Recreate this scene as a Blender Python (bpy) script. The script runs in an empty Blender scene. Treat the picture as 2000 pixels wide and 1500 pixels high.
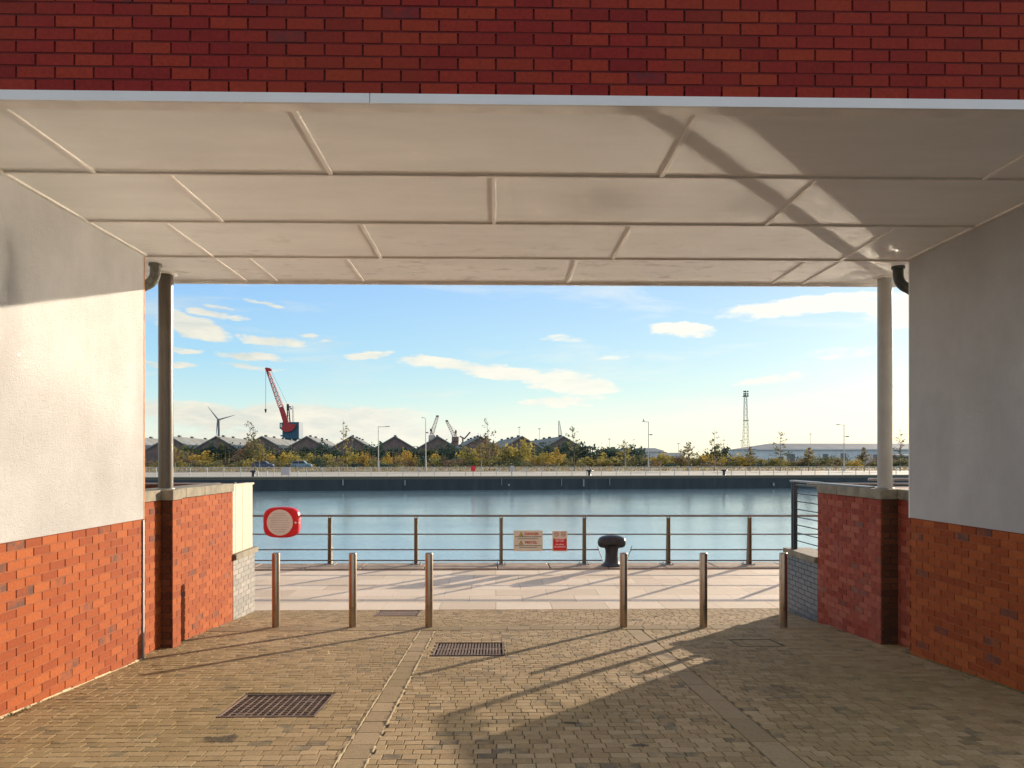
import bpy, math, random
from mathutils import Vector, Matrix
random.seed(7)
S = bpy.context.scene
COL = S.collection
R = math.radians

# ------------------------------------------------------------------ camera, sky, sun, exposure
EYE = 2.39            # camera height above the quay deck (quay deck is z = 0)
F = 1500.0            # focal length in photo pixels
cam_d = bpy.data.cameras.new('camera'); cam = bpy.data.objects.new('camera', cam_d); COL.objects.link(cam)
cam.location = (0, 0, EYE); cam.rotation_euler = (R(90), 0, 0)
cam_d.sensor_width = 36; cam_d.lens = 27; cam_d.shift_y = 0.0725
cam_d.clip_start = 0.05; cam_d.clip_end = 8000
S.camera = cam
SUN_AZ = 39.2         # degrees to the right of the view direction (+Y)
SUN_EL = 11.9
sd = bpy.data.lights.new('sun', 'SUN'); sd.energy = 4.5; sd.angle = R(0.5); sd.color = (1.0, 0.83, 0.64)
sun = bpy.data.objects.new('sun', sd); COL.objects.link(sun)
sv = Vector((math.sin(R(SUN_AZ)) * math.cos(R(SUN_EL)), math.cos(R(SUN_AZ)) * math.cos(R(SUN_EL)), math.sin(R(SUN_EL))))
sun.rotation_euler = sv.to_track_quat('Z', 'Y').to_euler(); sun.location = (20, 25, 12)
S.view_settings.view_transform = 'Standard'; S.view_settings.look = 'None'
S.view_settings.exposure = 0.95; S.view_settings.gamma = 1.0
S.cycles.max_bounces = 8; S.cycles.diffuse_bounces = 4; S.cycles.glossy_bounces = 3; S.cycles.transmission_bounces = 2
S.cycles.caustics_reflective = True; S.cycles.caustics_refractive = False; S.cycles.blur_glossy = 0.0
S.cycles.sample_clamp_indirect = 0.0
S.cycles.use_guiding = True; S.cycles.use_surface_guiding = True; S.cycles.use_volume_guiding = False
S.cycles.use_denoising = True
try: S.cycles.denoiser = 'OPENIMAGEDENOISE'
except Exception: pass


class NB:
    """tiny node-expression builder"""
    def __init__(s, nt): s.nt = nt; s.L = nt.links
    def node(s, t, **kw):
        n = s.nt.nodes.new(t)
        for k, v in kw.items(): setattr(n, k, v)
        return n
    def put(s, sock, v):
        if isinstance(v, bpy.types.NodeSocket): s.L.new(v, sock)
        else: sock.default_value = v
    def m(s, op, a, b=0.0, c=None, clamp=False):
        n = s.node('ShaderNodeMath', operation=op, use_clamp=clamp)
        s.put(n.inputs[0], a); s.put(n.inputs[1], b)
        if c is not None: s.put(n.inputs[2], c)
        return n.outputs[0]
    def mix(s, f, a, b, blend='MIX'):
        n = s.node('ShaderNodeMix', data_type='RGBA', blend_type=blend)
        s.put(n.inputs[0], f); s.put(n.inputs[6], col4(a)); s.put(n.inputs[7], col4(b))
        return n.outputs[2]
    def noise(s, vec=None, scale=5.0, detail=3.0, rough=0.5, dim='3D', dist=0.0):
        n = s.node('ShaderNodeTexNoise', noise_dimensions=dim)
        if vec is not None: s.L.new(vec, n.inputs['Vector'])
        n.inputs['Scale'].default_value = scale; n.inputs['Detail'].default_value = detail
        n.inputs['Roughness'].default_value = rough; n.inputs['Distortion'].default_value = dist
        return n.outputs['Fac']
    def ramp(s, f, stops, interp='LINEAR'):
        n = s.node('ShaderNodeValToRGB'); s.L.new(f, n.inputs[0]); cr = n.color_ramp; cr.interpolation = interp
        while len(cr.elements) < len(stops): cr.elements.new(0.5)
        for e, (p, c) in zip(cr.elements, stops):
            e.position = p; e.color = col4(c) if not isinstance(c, (int, float)) else (c, c, c, 1)
        return n.outputs[0]
    def mapping(s, vec, scale=(1, 1, 1), loc=(0, 0, 0), rot=(0, 0, 0)):
        n = s.node('ShaderNodeMapping'); s.L.new(vec, n.inputs[0])
        n.inputs['Scale'].default_value = scale; n.inputs['Location'].default_value = loc; n.inputs['Rotation'].default_value = rot
        return n.outputs[0]
    def bump(s, h, strength=0.3, dist=0.02, normal=None):
        n = s.node('ShaderNodeBump'); s.L.new(h, n.inputs['Height'])
        n.inputs['Strength'].default_value = strength; n.inputs['Distance'].default_value = dist
        if normal is not None: s.L.new(normal, n.inputs['Normal'])
        return n.outputs[0]
    def vmath(s, op, a, b=(0, 0, 0)):
        n = s.node('ShaderNodeVectorMath', operation=op); s.put(n.inputs[0], a); s.put(n.inputs[1], b)
        return n.outputs[0]


def col4(c):
    if isinstance(c, bpy.types.NodeSocket): return c
    return tuple(c) + (1,) if len(c) == 3 else tuple(c)

def srgb(r, g, b):
    f = lambda v: (v / 255 / 12.92) if v / 255 <= 0.04045 else ((v / 255 + 0.055) / 1.055) ** 2.4
    return (f(r), f(g), f(b))

# ------------------------------------------------------------------ sky with its clouds
W = bpy.data.worlds.new('World'); S.world = W; W.use_nodes = True
nt = W.node_tree; nt.nodes.clear(); B = NB(nt)
sky = B.node('ShaderNodeTexSky', sky_type='NISHITA', sun_disc=False)
sky.sun_elevation = R(SUN_EL); sky.sun_rotation = R(SUN_AZ); sky.air_density = 1.0; sky.dust_density = 1.2; sky.ozone_density = 1.6
tc = B.node('ShaderNodeTexCoord'); dirv = tc.outputs['Generated']
sep = B.node('ShaderNodeSeparateXYZ'); B.L.new(dirv, sep.inputs[0])
az = B.m('ARCTAN2', sep.outputs[0], sep.outputs[1]); el = B.m('ARCSINE', sep.outputs[2])
comb = B.node('ShaderNodeCombineXYZ'); B.L.new(az, comb.inputs[0]); B.L.new(el, comb.inputs[1])
ang = comb.outputs[0]
n1 = B.noise(B.mapping(ang, (16, 64, 1), rot=(0, 0, .0)), 1.0, 7, 0.62, dist=.4)
n2 = B.noise(B.mapping(ang, (45, 150, 1), (3, 1, 0)), 1.0, 4, 0.6)
nn = B.m('ADD', B.m('MULTIPLY', B.m('SUBTRACT', n1, 0.5), 4.6), B.m('MULTIPLY', B.m('SUBTRACT', n2, 0.5), 2.4))
# each cloud: centre and half size in photo pixels, tilt, density
CLOUDS = [(385, 640, 85, 30, 0.20, 1.1), (425, 612, 60, 9, 0.12, .8), (430, 598, 35, 7, 0.1, .8), (510, 584, 32, 7, 0.1, .8),
          (545, 668, 85, 12, 0.05, 1.), (590, 656, 36, 7, 0.05, .8), (650, 666, 32, 6, 0, .7), (492, 698, 80, 12, 0, 1.),
          (480, 717, 80, 6, 0, .7), (725, 695, 60, 9, 0, .9), (350, 690, 45, 6, 0, .7), (330, 720, 60, 8, 0, .8),
          (860, 711, 110, 14, 0.06, 1.), (985, 726, 120, 16, 0.10, 1.1), (1120, 752, 105, 32, 0.16, 1.15), (1085, 787, 90, 10, 0, .9),
          (1325, 642, 82, 20, 0.10, 1.2), (1590, 600, 220, 24, -0.02, 1.3), (1790, 600, 150, 40, 0, 1.3), (1720, 575, 160, 12, 0, .8),
          (1095, 662, 60, 8, 0, .6), (1660, 690, 150, 20, -0.15, .42), (1500, 745, 90, 12, -0.05, .75), (1190, 700, 90, 8, 0, .45), (1650, 772, 90, 9, 0, .5),
          (560, 822, 360, 34, 0.05, 1.3), (380, 815, 170, 34, 0.1, 1.1), (640, 812, 220, 30, 0.02, 1.2), (700, 850, 420, 22, 0, .9),
          (1450, 812, 330, 10, 0, .4)]
wn = B.node('ShaderNodeTexNoise'); B.L.new(B.mapping(ang, (9, 24, 1), (2, 6, 0)), wn.inputs['Vector']); wn.inputs['Scale'].default_value = 1.0; wn.inputs['Detail'].default_value = 5; wn.inputs['Roughness'].default_value = .6
ws = B.node('ShaderNodeSeparateColor'); B.L.new(wn.outputs['Color'], ws.inputs[0])
waz = B.m('ADD', az, B.m('MULTIPLY', B.m('SUBTRACT', ws.outputs[0], .5), .11)); wel = B.m('ADD', el, B.m('MULTIPLY', B.m('SUBTRACT', ws.outputs[1], .5), .032))
tot = None
for (cx, cy, rx, ry, tilt, dens) in CLOUDS:
    ca = math.atan((cx - 1000) / F); ce = math.atan((895 - cy) / math.hypot(F, cx - 1000))
    ra = rx / F * math.cos(ca) ** 2; re = ry / F * math.cos(ca)
    dx = B.m('SUBTRACT', waz, ca); dy = B.m('SUBTRACT', wel, ce)
    dy2 = B.m('ADD', dy, B.m('MULTIPLY', dx, tilt))
    q = B.m('ADD', B.m('POWER', B.m('ABSOLUTE', B.m('DIVIDE', dx, ra)), 2.0), B.m('POWER', B.m('ABSOLUTE', B.m('DIVIDE', dy2, re)), 2.0))
    f = B.m('MULTIPLY', B.m('SUBTRACT', 1.0, q, clamp=True), dens)
    tot = f if tot is None else B.m('MAXIMUM', tot, f)
# cloud streets over the rest of the sky (never in this view, seen from other sides; thickened as fill light)
gen = B.m('MULTIPLY', B.m('SUBTRACT', B.noise(B.mapping(dirv, (3, 3, 9)), 1.0, 6, 0.6), 0.44, clamp=True), 5.0, clamp=True)
behind = B.m('GREATER_THAN', B.m('ABSOLUTE', az), 1.0)
present = B.m('GREATER_THAN', tot, 0.0001)
msk = B.m('MULTIPLY', B.m('ADD', B.m('MULTIPLY', tot, 2.7), B.m('SUBTRACT', nn, 0.25)), present)
sm = B.node('ShaderNodeMapRange', interpolation_type='SMOOTHSTEP'); B.L.new(msk, sm.inputs['Value'])
sm.inputs['From Min'].default_value = 0.0; sm.inputs['From Max'].default_value = 1.9
edge = B.m('MULTIPLY', sm.outputs[0], B.m('MINIMUM', B.m('MULTIPLY', tot, 3.5), 1.0))
veil = B.m('MULTIPLY', B.m('SUBTRACT', B.noise(B.mapping(ang, (4, 26, 1), (9, 2, 0)), 1.0, 6, 0.62, dist=.5), .52, clamp=True), 2.2, clamp=True)
edge = B.m('MAXIMUM', edge, veil)
cm = B.m('MAXIMUM', edge, B.m('MULTIPLY', gen, behind), clamp=True)
# clear sky: physical sky, graded towards the pale turquoise-to-cream horizon of the photograph
SKYS = 0.13
skyc = B.node('ShaderNodeVectorMath', operation='SCALE'); B.L.new(sky.outputs[0], skyc.inputs[0]); skyc.inputs['Scale'].default_value = SKYS
sun_n = B.node('ShaderNodeVectorMath', operation='DOT_PRODUCT'); B.L.new(dirv, sun_n.inputs[0]); sun_n.inputs[1].default_value = tuple(sv)
toward = B.m('MULTIPLY', B.m('SUBTRACT', sun_n.outputs['Value'], 0.5), 1.7, clamp=True)
gradA = B.ramp(B.m('DIVIDE', el, 0.5, clamp=True), [(0.0, srgb(236, 236, 218)), (0.06, srgb(226, 236, 222)), (0.14, srgb(196, 228, 228)), (0.25, srgb(165, 212, 236)), (0.42, srgb(146, 193, 238)), (1.0, srgb(140, 165, 205))])
gradB = B.ramp(B.m('DIVIDE', el, 0.5, clamp=True), [(0.0, srgb(254, 250, 218)), (0.07, srgb(246, 250, 226)), (0.17, srgb(214, 238, 230)), (0.28, srgb(196, 228, 238)), (0.42, srgb(178, 214, 242)), (1.0, srgb(145, 172, 210))])
grad = B.mix(toward, gradA, gradB)
clear = B.mix(0.92, skyc.outputs[0], grad)
cloud = B.mix(toward, B.mix(B.m('MULTIPLY', B.m('SUBTRACT', n1, 0.35, clamp=True), 2.2, clamp=True), srgb(205, 208, 200), srgb(246, 238, 216)), srgb(255, 253, 240))
low = B.m('SUBTRACT', 1.0, B.m('MULTIPLY', el, 9.0, clamp=True))
cloud = B.mix(behind, cloud, (1.3, 1.25, 1.17))     # out-of-view clouds opposite the low sun, boosted to fill the shade
final = B.mix(B.m('MULTIPLY', cm, 0.95), clear, cloud)
below = B.m('LESS_THAN', el, -0.02)
final = B.mix(below, final, (0.18, 0.17, 0.14))
bg = B.node('ShaderNodeBackground'); B.L.new(final, bg.inputs[0]); bg.inputs[1].default_value = 0.60
wo = B.node('ShaderNodeOutputWorld'); B.L.new(bg.outputs[0], wo.inputs[0])

# ------------------------------------------------------------------ object helpers
def tag(o, label=None, cat=None, group=None, kind=None):
    if label: o['label'] = label
    if cat: o['category'] = cat
    if group: o['group'] = group
    if kind: o['kind'] = kind
    return o

def empty(name, loc=(0, 0, 0), rz=0.0, label=None, cat=None, group=None):
    o = bpy.data.objects.new(name, None); COL.objects.link(o); o.location = loc; o.rotation_euler = (0, 0, rz)
    o.empty_display_size = 0.2
    return tag(o, label, cat, group)

def copy_tree(o, parent=None):
    c = o.copy(); COL.objects.link(c)
    if parent is not None: c.parent = parent
    for ch in list(o.children): copy_tree(ch, c)
    return c

class MB:
    def __init__(s): s.v = []; s.f = []; s.mi = []; s.rc = []; s.cur = 0; s.r = 0.5; s.smooth = []; s.sm = False
    def face(s, pts):
        b = len(s.v); s.v += [tuple(p) for p in pts]; s.f.append(tuple(range(b, b + len(pts)))); s.mi.append(s.cur); s.rc.append(s.r); s.smooth.append(s.sm)
    def add(s, vs, fs):
        b = len(s.v); s.v += [tuple(p) for p in vs]
        for f in fs: s.f.append(tuple(b + i for i in f)); s.mi.append(s.cur); s.rc.append(s.r); s.smooth.append(s.sm)
    def box(s, x0, x1, y0, y1, z0, z1, skip=''):
        vs = [(x0, y0, z0), (x1, y0, z0), (x1, y1, z0), (x0, y1, z0), (x0, y0, z1), (x1, y0, z1), (x1, y1, z1), (x0, y1, z1)]
        fs = {'b': (0, 3, 2, 1), 't': (4, 5, 6, 7), 'f': (0, 1, 5, 4), 'r': (1, 2, 6, 5), 'k': (2, 3, 7, 6), 'l': (3, 0, 4, 7)}
        s.add(vs, [f for k, f in fs.items() if k not in skip]); return s
    def cyl(s, p0, p1, r0, r1=None, n=12, cap=True):
        r1 = r0 if r1 is None else r1
        p0 = Vector(p0); p1 = Vector(p1); d = (p1 - p0).normalized()
        a = d.orthogonal().normalized(); b = d.cross(a)
        vs = []
        for p, r in ((p0, r0), (p1, r1)):
            for i in range(n):
                t = 2 * math.pi * i / n; vs.append(p + a * (r * math.cos(t)) + b * (r * math.sin(t)))
        sm = s.sm; s.sm = n > 6
        s.add(vs, [(i, (i + 1) % n, n + (i + 1) % n, n + i) for i in range(n)])
        s.sm = False
        if cap:
            s.add(vs[:n], [tuple(range(n - 1, -1, -1))]); s.add(vs[n:], [tuple(range(n))])
        s.sm = sm; return s
    def tube(s, pts, rs, n=10, cap=True):
        pts = [Vector(p) for p in pts]
        if not isinstance(rs, (list, tuple)): rs = [rs] * len(pts)
        vs = []; ref = None
        for i, p in enumerate(pts):
            d = (pts[min(i + 1, len(pts) - 1)] - pts[max(i - 1, 0)]).normalized()
            if ref is None: a = d.orthogonal().normalized()
            else:
                a = ref - d * ref.dot(d); a = a.normalized() if a.length > 1e-6 else d.orthogonal().normalized()
            ref = a; b = d.cross(a)
            for k in range(n):
                t = 2 * math.pi * k / n; vs.append(p + a * (rs[i] * math.cos(t)) + b * (rs[i] * math.sin(t)))
        fs = []
        for i in range(len(pts) - 1):
            for k in range(n): fs.append((i * n + k, i * n + (k + 1) % n, (i + 1) * n + (k + 1) % n, (i + 1) * n + k))
        sm = s.sm; s.sm = True; s.add(vs, fs); s.sm = sm
        if cap: s.add(vs[:n], [tuple(range(n - 1, -1, -1))]); s.add(vs[-n:], [tuple(range(n))])
        return s
    def lathe(s, prof, n=24, c=(0, 0, 0)):
        vs = []
        for r, z in prof:
            for k in range(n):
                t = 2 * math.pi * k / n; vs.append((c[0] + r * math.cos(t), c[1] + r * math.sin(t), c[2] + z))
        fs = []
        for i in range(len(prof) - 1):
            for k in range(n): fs.append((i * n + k, i * n + (k + 1) % n, (i + 1) * n + (k + 1) % n, (i + 1) * n + k))
        sm = s.sm; s.sm = True; s.add(vs, fs); s.sm = sm; return s
    def prism(s, poly, axis, t0, t1):
        """poly: 2-D points; axis 'x','y','z' = extrusion axis"""
        def P(u, v, t):
            return {'x': (t, u, v), 'y': (u, t, v), 'z': (u, v, t)}[axis]
        n = len(poly)
        vs = [P(u, v, t0) for u, v in poly] + [P(u, v, t1) for u, v in poly]
        s.add(vs, [tuple(range(n - 1, -1, -1)), tuple(range(n, 2 * n))] + [(i, (i + 1) % n, n + (i + 1) % n, n + i) for i in range(n)])
        return s
    def build(s, name, mats, parent=None, loc=None, fix=True):
        me = bpy.data.meshes.new(name); me.from_pydata(s.v, [], s.f)
        if not isinstance(mats, (list, tuple)): mats = [mats]
        for m in mats: me.materials.append(m)
        me.polygons.foreach_set('material_index', s.mi)
        me.polygons.foreach_set('use_smooth', s.smooth)
        at = me.attributes.new('rnd', 'FLOAT', 'FACE'); at.data.foreach_set('value', s.rc)
        if fix:
            import bmesh
            bm = bmesh.new(); bm.from_mesh(me); bmesh.ops.recalc_face_normals(bm, faces=bm.faces); bm.to_mesh(me); bm.free()
        me.update()
        o = bpy.data.objects.new(name, me); COL.objects.link(o)
        if parent is not None: o.parent = parent
        if loc is not None: o.location = loc
        return o

def bevel(o, w, seg=2, ang=40):
    m = o.modifiers.new('bevel', 'BEVEL'); m.width = w; m.segments = seg; m.limit_method = 'ANGLE'; m.angle_limit = R(ang)
    return o

# ------------------------------------------------------------------ materials
def new_mat(name):
    m = bpy.data.materials.new(name); m.use_nodes = True; t = m.node_tree; t.nodes.clear()
    b = NB(t); bs = b.node('ShaderNodeBsdfPrincipled'); o = b.node('ShaderNodeOutputMaterial'); b.L.new(bs.outputs[0], o.inputs[0])
    return m, b, bs

def simple(name, c, rough=0.6, metal=0.0, var=0.12, vs=4.0, bumpd=0.0, bs_=60, spec=0.5):
    m, b, p = new_mat(name); tcn = b.node('ShaderNodeTexCoord').outputs['Object']
    n = b.noise(tcn, vs, 5, 0.6)
    lo = tuple(max(0, x * (1 - var)) for x in c); hi = tuple(min(1, x * (1 + var)) for x in c)
    b.put(p.inputs['Base Color'], b.ramp(n, [(0.3, lo), (0.7, hi)]))
    p.inputs['Roughness'].default_value = rough; p.inputs['Metallic'].default_value = metal
    p.inputs['Specular IOR Level'].default_value = spec
    b.put(p.inputs['Roughness'], b.m('ADD', b.m('MULTIPLY', b.m('SUBTRACT', n, 0.5), 0.2), rough, clamp=True))
    if bumpd: b.put(p.inputs['Normal'], b.bump(b.noise(tcn, bs_, 4, 0.6), 0.6, bumpd))
    return m

def masonry(name, stops, rough=0.85, dark=None, dark_frac=0.05, grime=0.35, grime_col=(.05, .04, .03), bumpd=0.004, spec=0.3, gs=0.9, stains=()):
    """every brick has its own tone (face attribute rnd); dark = tone of over-burnt bricks"""
    m, b, p = new_mat(name)
    at = b.node('ShaderNodeAttribute', attribute_name='rnd').outputs['Fac']
    tcn = b.node('ShaderNodeTexCoord').outputs['Object']
    c = b.ramp(at, stops)
    fine = b.noise(tcn, 45, 5, 0.65)
    c = b.mix(0.55, c, b.ramp(fine, [(0.25, (.55, .5, .5)), (0.75, (1.35, 1.3, 1.25))]), 'MULTIPLY')
    if dark:
        sel = b.m('GREATER_THAN', b.m('FRACT', b.m('MULTIPLY', at, 37.0)), 1 - dark_frac)
        blot = b.m('MULTIPLY', sel, b.ramp(b.noise(tcn, 9, 4, 0.6), [(0.35, 0.0), (0.6, 1.0)]))
        c = b.mix(b.m('MULTIPLY', blot, 0.8), c, dark)
    big = b.ramp(b.noise(tcn, gs, 5, 0.6), [(0.42, 0.0), (0.75, 1.0)])
    c = b.mix(b.m('MULTIPLY', big, grime), c, grime_col)
    for (sx_, sy_, rx_, ry_, k_) in stains:      # individual marks on the surface
        v = b.mapping(tcn, (1 / rx_, 1 / ry_, 0), (-sx_ / rx_, -sy_ / ry_, 0))
        ln = b.node('ShaderNodeVectorMath', operation='LENGTH'); b.L.new(v, ln.inputs[0])
        q = b.m('ADD', b.m('SUBTRACT', 1.0, ln.outputs['Value']), b.m('MULTIPLY', b.m('SUBTRACT', b.noise(tcn, 14, 5, .7), .5), 2.2))
        c = b.mix(b.m('MULTIPLY', b.m('MULTIPLY', q, 3.0, clamp=True), k_), c, (.035, .025, .015))
    if stains:
        spots = b.ramp(b.noise(tcn, 7.5, 2, .4), [(.70, 0.0), (.735, 1.0)])
        c = b.mix(b.m('MULTIPLY', spots, .35), c, (.10, .08, .05))
    b.put(p.inputs['Base Color'], c); p.inputs['Roughness'].default_value = rough; p.inputs['Specular IOR Level'].default_value = spec
    b.put(p.inputs['Normal'], b.bump(b.noise(tcn, 70, 6, 0.7), 0.7, bumpd))
    return m

M = {}
M['brick'] = masonry('red_brick', [(0, (.25, .050, .009)), (.5, (.31, .070, .012)), (1, (.37, .096, .020))], dark=(.07, .05, .045), dark_frac=.06, grime=.3, grime_col=(.28, .05, .018), bumpd=.004)
M['brick_weathered'] = masonry('weathered_red_brick', [(0, (.22, .034, .018)), (.5, (.28, .05, .027)), (1, (.36, .10, .06))], dark=(.14, .08, .06), dark_frac=.06, grime=.35, grime_col=(.36, .16, .13), gs=2.2)
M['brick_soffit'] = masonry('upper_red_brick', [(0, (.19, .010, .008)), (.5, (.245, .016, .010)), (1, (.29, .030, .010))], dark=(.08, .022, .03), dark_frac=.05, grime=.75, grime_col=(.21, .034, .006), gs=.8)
M['mortar'] = simple('mortar', (.27, .075, .022), .9, var=.3, vs=8, bumpd=.003)
M['pillar_brick'] = masonry('dark_pillar_brick', [(0, (.10, .035, .015)), (1, (.17, .06, .025))], grime=.8, grime_col=(.02, .012, .008), gs=1.2)
M['mortar_dark'] = simple('dark_pillar_mortar', (.05, .03, .02), .95, var=.3)
M['mortar_shaded'] = simple('shaded_mortar', (.05, .07, .09), .9, var=.3, vs=8)  # dwarf wall mortar darkened to match the shade-toned brick
M['mortar_deep'] = simple('dark_red_mortar', (.12, .010, .008), .95, var=.4, vs=6)
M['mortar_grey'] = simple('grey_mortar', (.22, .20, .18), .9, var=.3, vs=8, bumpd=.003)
M['blue_brick_sunlit'] = masonry('sunlit_blue_grey_brick', [(0, (.19, .19, .175)), (.5, (.24, .235, .215)), (1, (.30, .29, .26))], rough=.5, grime=.2, grime_col=(.16, .15, .13), spec=.5)  # left dwarf wall: blue-grey brick with the sunlight put into its colour
M['blue_brick_shaded'] = masonry('shaded_blue_grey_brick', [(0, (.055, .085, .12)), (.5, (.075, .11, .15)), (1, (.10, .135, .17))], rough=.42, grime=.25, grime_col=(.16, .15, .13), spec=.7)  # right dwarf wall: same brick with the shade put into its colour
M['paver'] = masonry('paver', [(0, (.26, .18, .085)), (.5, (.325, .23, .115)), (1, (.385, .285, .155))], grime=.7, grime_col=(.20, .145, .05), bumpd=.006, gs=.45, dark=(.10, .08, .055), dark_frac=.09, stains=((-1.86, 5.27, .14, .10, .8), (-2.35, 6.75, .12, .05, .5), (1.9, 10.9, .16, .07, .7), (.55, 5.6, .07, .04, .8), (.95, 5.05, .08, .04, .8), (2.4, 6.6, .3, .2, .35), (-.2, 7.2, .4, .25, .25)))
M['joint'] = simple('joint_sand', (.11, .085, .05), .95, var=.4, vs=5, bumpd=.004)
M['slab'] = masonry('quay_slab', [(0, (.58, .47, .33)), (.5, (.67, .56, .40)), (1, (.74, .63, .47))], grime=.3, grime_col=(.48, .40, .28), bumpd=.003, gs=.5, rough=.7)
M['kerb_stone'] = simple('kerb_stone', (.30, .22, .15), .8, var=.35, vs=3, bumpd=.01, bs_=25)
M['strip'] = masonry('channel_block', [(0, (.26, .19, .10)), (1, (.34, .25, .14))], grime=.6, grime_col=(.20, .15, .06), bumpd=.006)
M['mortar_pale'] = simple('pale_mortar', (.50, .40, .24), .95, var=.3, vs=20, bumpd=.01)
M['concrete'] = simple('coping_concrete', (.22, .195, .14), .85, var=.35, vs=6, bumpd=.006, bs_=40)
def stucco():
    m, b, p = new_mat('white_render'); tcn = b.node('ShaderNodeTexCoord').outputs['Object']
    n = b.noise(tcn, 1.3, 6, 0.65); n2_ = b.noise(b.mapping(tcn, (1, 1, .25)), 2.5, 4, 0.6)
    c = b.ramp(n, [(0.3, (.42, .415, .405)), (0.7, (.53, .525, .515))])
    c = b.mix(b.m('MULTIPLY', b.ramp(n2_, [(0.5, 0.0), (0.8, 1.0)]), .35), c, (.37, .355, .33))
    sp = b.ramp(b.noise(tcn, 60, 2, 0.5), [(0.72, 0.0), (0.76, 1.0)])
    c = b.mix(b.m('MULTIPLY', sp, .45), c, (.28, .265, .24))
    b.put(p.inputs['Base Color'], c); p.inputs['Roughness'].default_value = .92; p.inputs['Specular IOR Level'].default_value = .2
    h = b.m('ADD', b.noise(tcn, 80, 5, 0.75), b.m('MULTIPLY', b.noise(tcn, 25, 3, 0.6), 0.6))
    b.put(p.inputs['Normal'], b.bump(h, 0.8, .012)); return m
M['stucco'] = stucco()
def soffit_mat():
    m, b, p = new_mat('painted_soffit'); tcn = b.node('ShaderNodeTexCoord').outputs['Object']
    n = b.noise(b.mapping(tcn, (.6, 2.0, 1)), 1.2, 6, 0.62)
    c = b.ramp(n, [(0.3, (.72, .72, .70)), (0.7, (.82, .82, .80))])
    st = b.noise(b.mapping(tcn, (3.0, 6.0, 1), rot=(0, 0, .5)), 1.2, 5, 0.62)
    sepn = b.node('ShaderNodeSeparateXYZ'); b.L.new(tcn, sepn.inputs[0])
    far = b.node('ShaderNodeMapRange'); b.L.new(sepn.outputs[1], far.inputs[0]); far.inputs[1].default_value = 6.8; far.inputs[2].default_value = 8.8
    c = b.mix(b.m('MULTIPLY', b.m('MULTIPLY', b.ramp(st, [(0.56, 0.0), (0.68, 1.0)]), far.outputs[0]), .5), c, (.32, .29, .25))
    b.put(p.inputs['Base Color'], c); p.inputs['Roughness'].default_value = .75
    b.put(p.inputs['Normal'], b.bump(b.noise(b.mapping(tcn, (1, 4, 1)), 6, 3, .5), 0.15, .01)); return m
M['soffit'] = soffit_mat()
M['trim'] = simple('painted_trim', (.78, .75, .70), .6, var=.12, vs=3)
M['fascia'] = simple('fascia_metal', (.68, .65, .61), .45, var=.06, vs=2)
M['column'] = simple('pale_column_paint', (.34, .325, .30), .4, var=.1, vs=3)
M['column_shaded'] = simple('shaded_column_paint', (.10, .078, .055), .35, var=.2, vs=3)  # left column's shaded look is put into its paint colour
M['bead'] = simple('orange_bead', (.50, .22, .09), .7, var=.5, vs=9)  # mottled orange-brown tone, left corner only
M['steel'] = simple('stainless_steel', (.36, .29, .22), .30, metal=1.0, var=.15, vs=5)
M['rail_steel'] = simple('rail_steel', (.22, .19, .16), .40, metal=1.0, var=.15, vs=5)
M['post_steel'] = simple('post_steel', (.20, .15, .09), .45, metal=.7, var=.25, vs=12)
M['galv'] = simple('galvanised', (.32, .33, .32), .5, metal=.6, var=.15)
M['black_pipe'] = simple('black_pipe', (.03, .034, .03), .45, var=.4, vs=20)
M['grey_pipe'] = simple('grey_pipe', (.15, .15, .12), .6, var=.4, vs=20)
M['dark_paint'] = simple('dark_blue_paint', (.035, .05, .065), .4, var=.2)
M['black_iron'] = simple('black_iron', (.016, .016, .020), .35, var=.5, vs=14, bumpd=.003)
M['rust_iron'] = simple('rusty_iron', (.15, .095, .065), .75, metal=.2, var=.5, vs=18, bumpd=.004)
M['pit'] = simple('leafy_pit', (.10, .065, .035), .95, var=.8, vs=30, bumpd=.02)
M['red_plastic'] = simple('red_plastic', (.60, .008, .012), .35, var=.12, vs=3)
M['cream_label'] = simple('cream_label', (.68, .60, .49), .6, var=.06)
M['sign_face'] = simple('sign_face', (.66, .60, .46), .6, var=.06)
M['ink_red'] = simple('red_ink', (.42, .02, .02), .6, var=.05)
M['ink_dark'] = simple('dark_ink', (.05, .045, .035), .6, var=.05)
M['ink_faint'] = simple('faded_ink', (.40, .32, .24), .6, var=.2)
M['ink_yellow'] = simple('yellow_ink', (.62, .42, .03), .6, var=.05)
M['ink_white'] = simple('white_ink', (.80, .72, .66), .6, var=.05)
M['boards'] = simple('cream_boards', (.56, .48, .33), .7, var=.14, vs=2.5, bumpd=.003)
M['terrace_red'] = simple('terrace_brick', (.16, .05, .035), .85, var=.4, vs=5)
M['dry_leaf'] = simple('dry_leaf', (.30, .16, .05), .8, var=.5, vs=20)
M['moss'] = simple('moss', (.10, .09, .025), .95, var=.5, vs=15, bumpd=.01)

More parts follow.
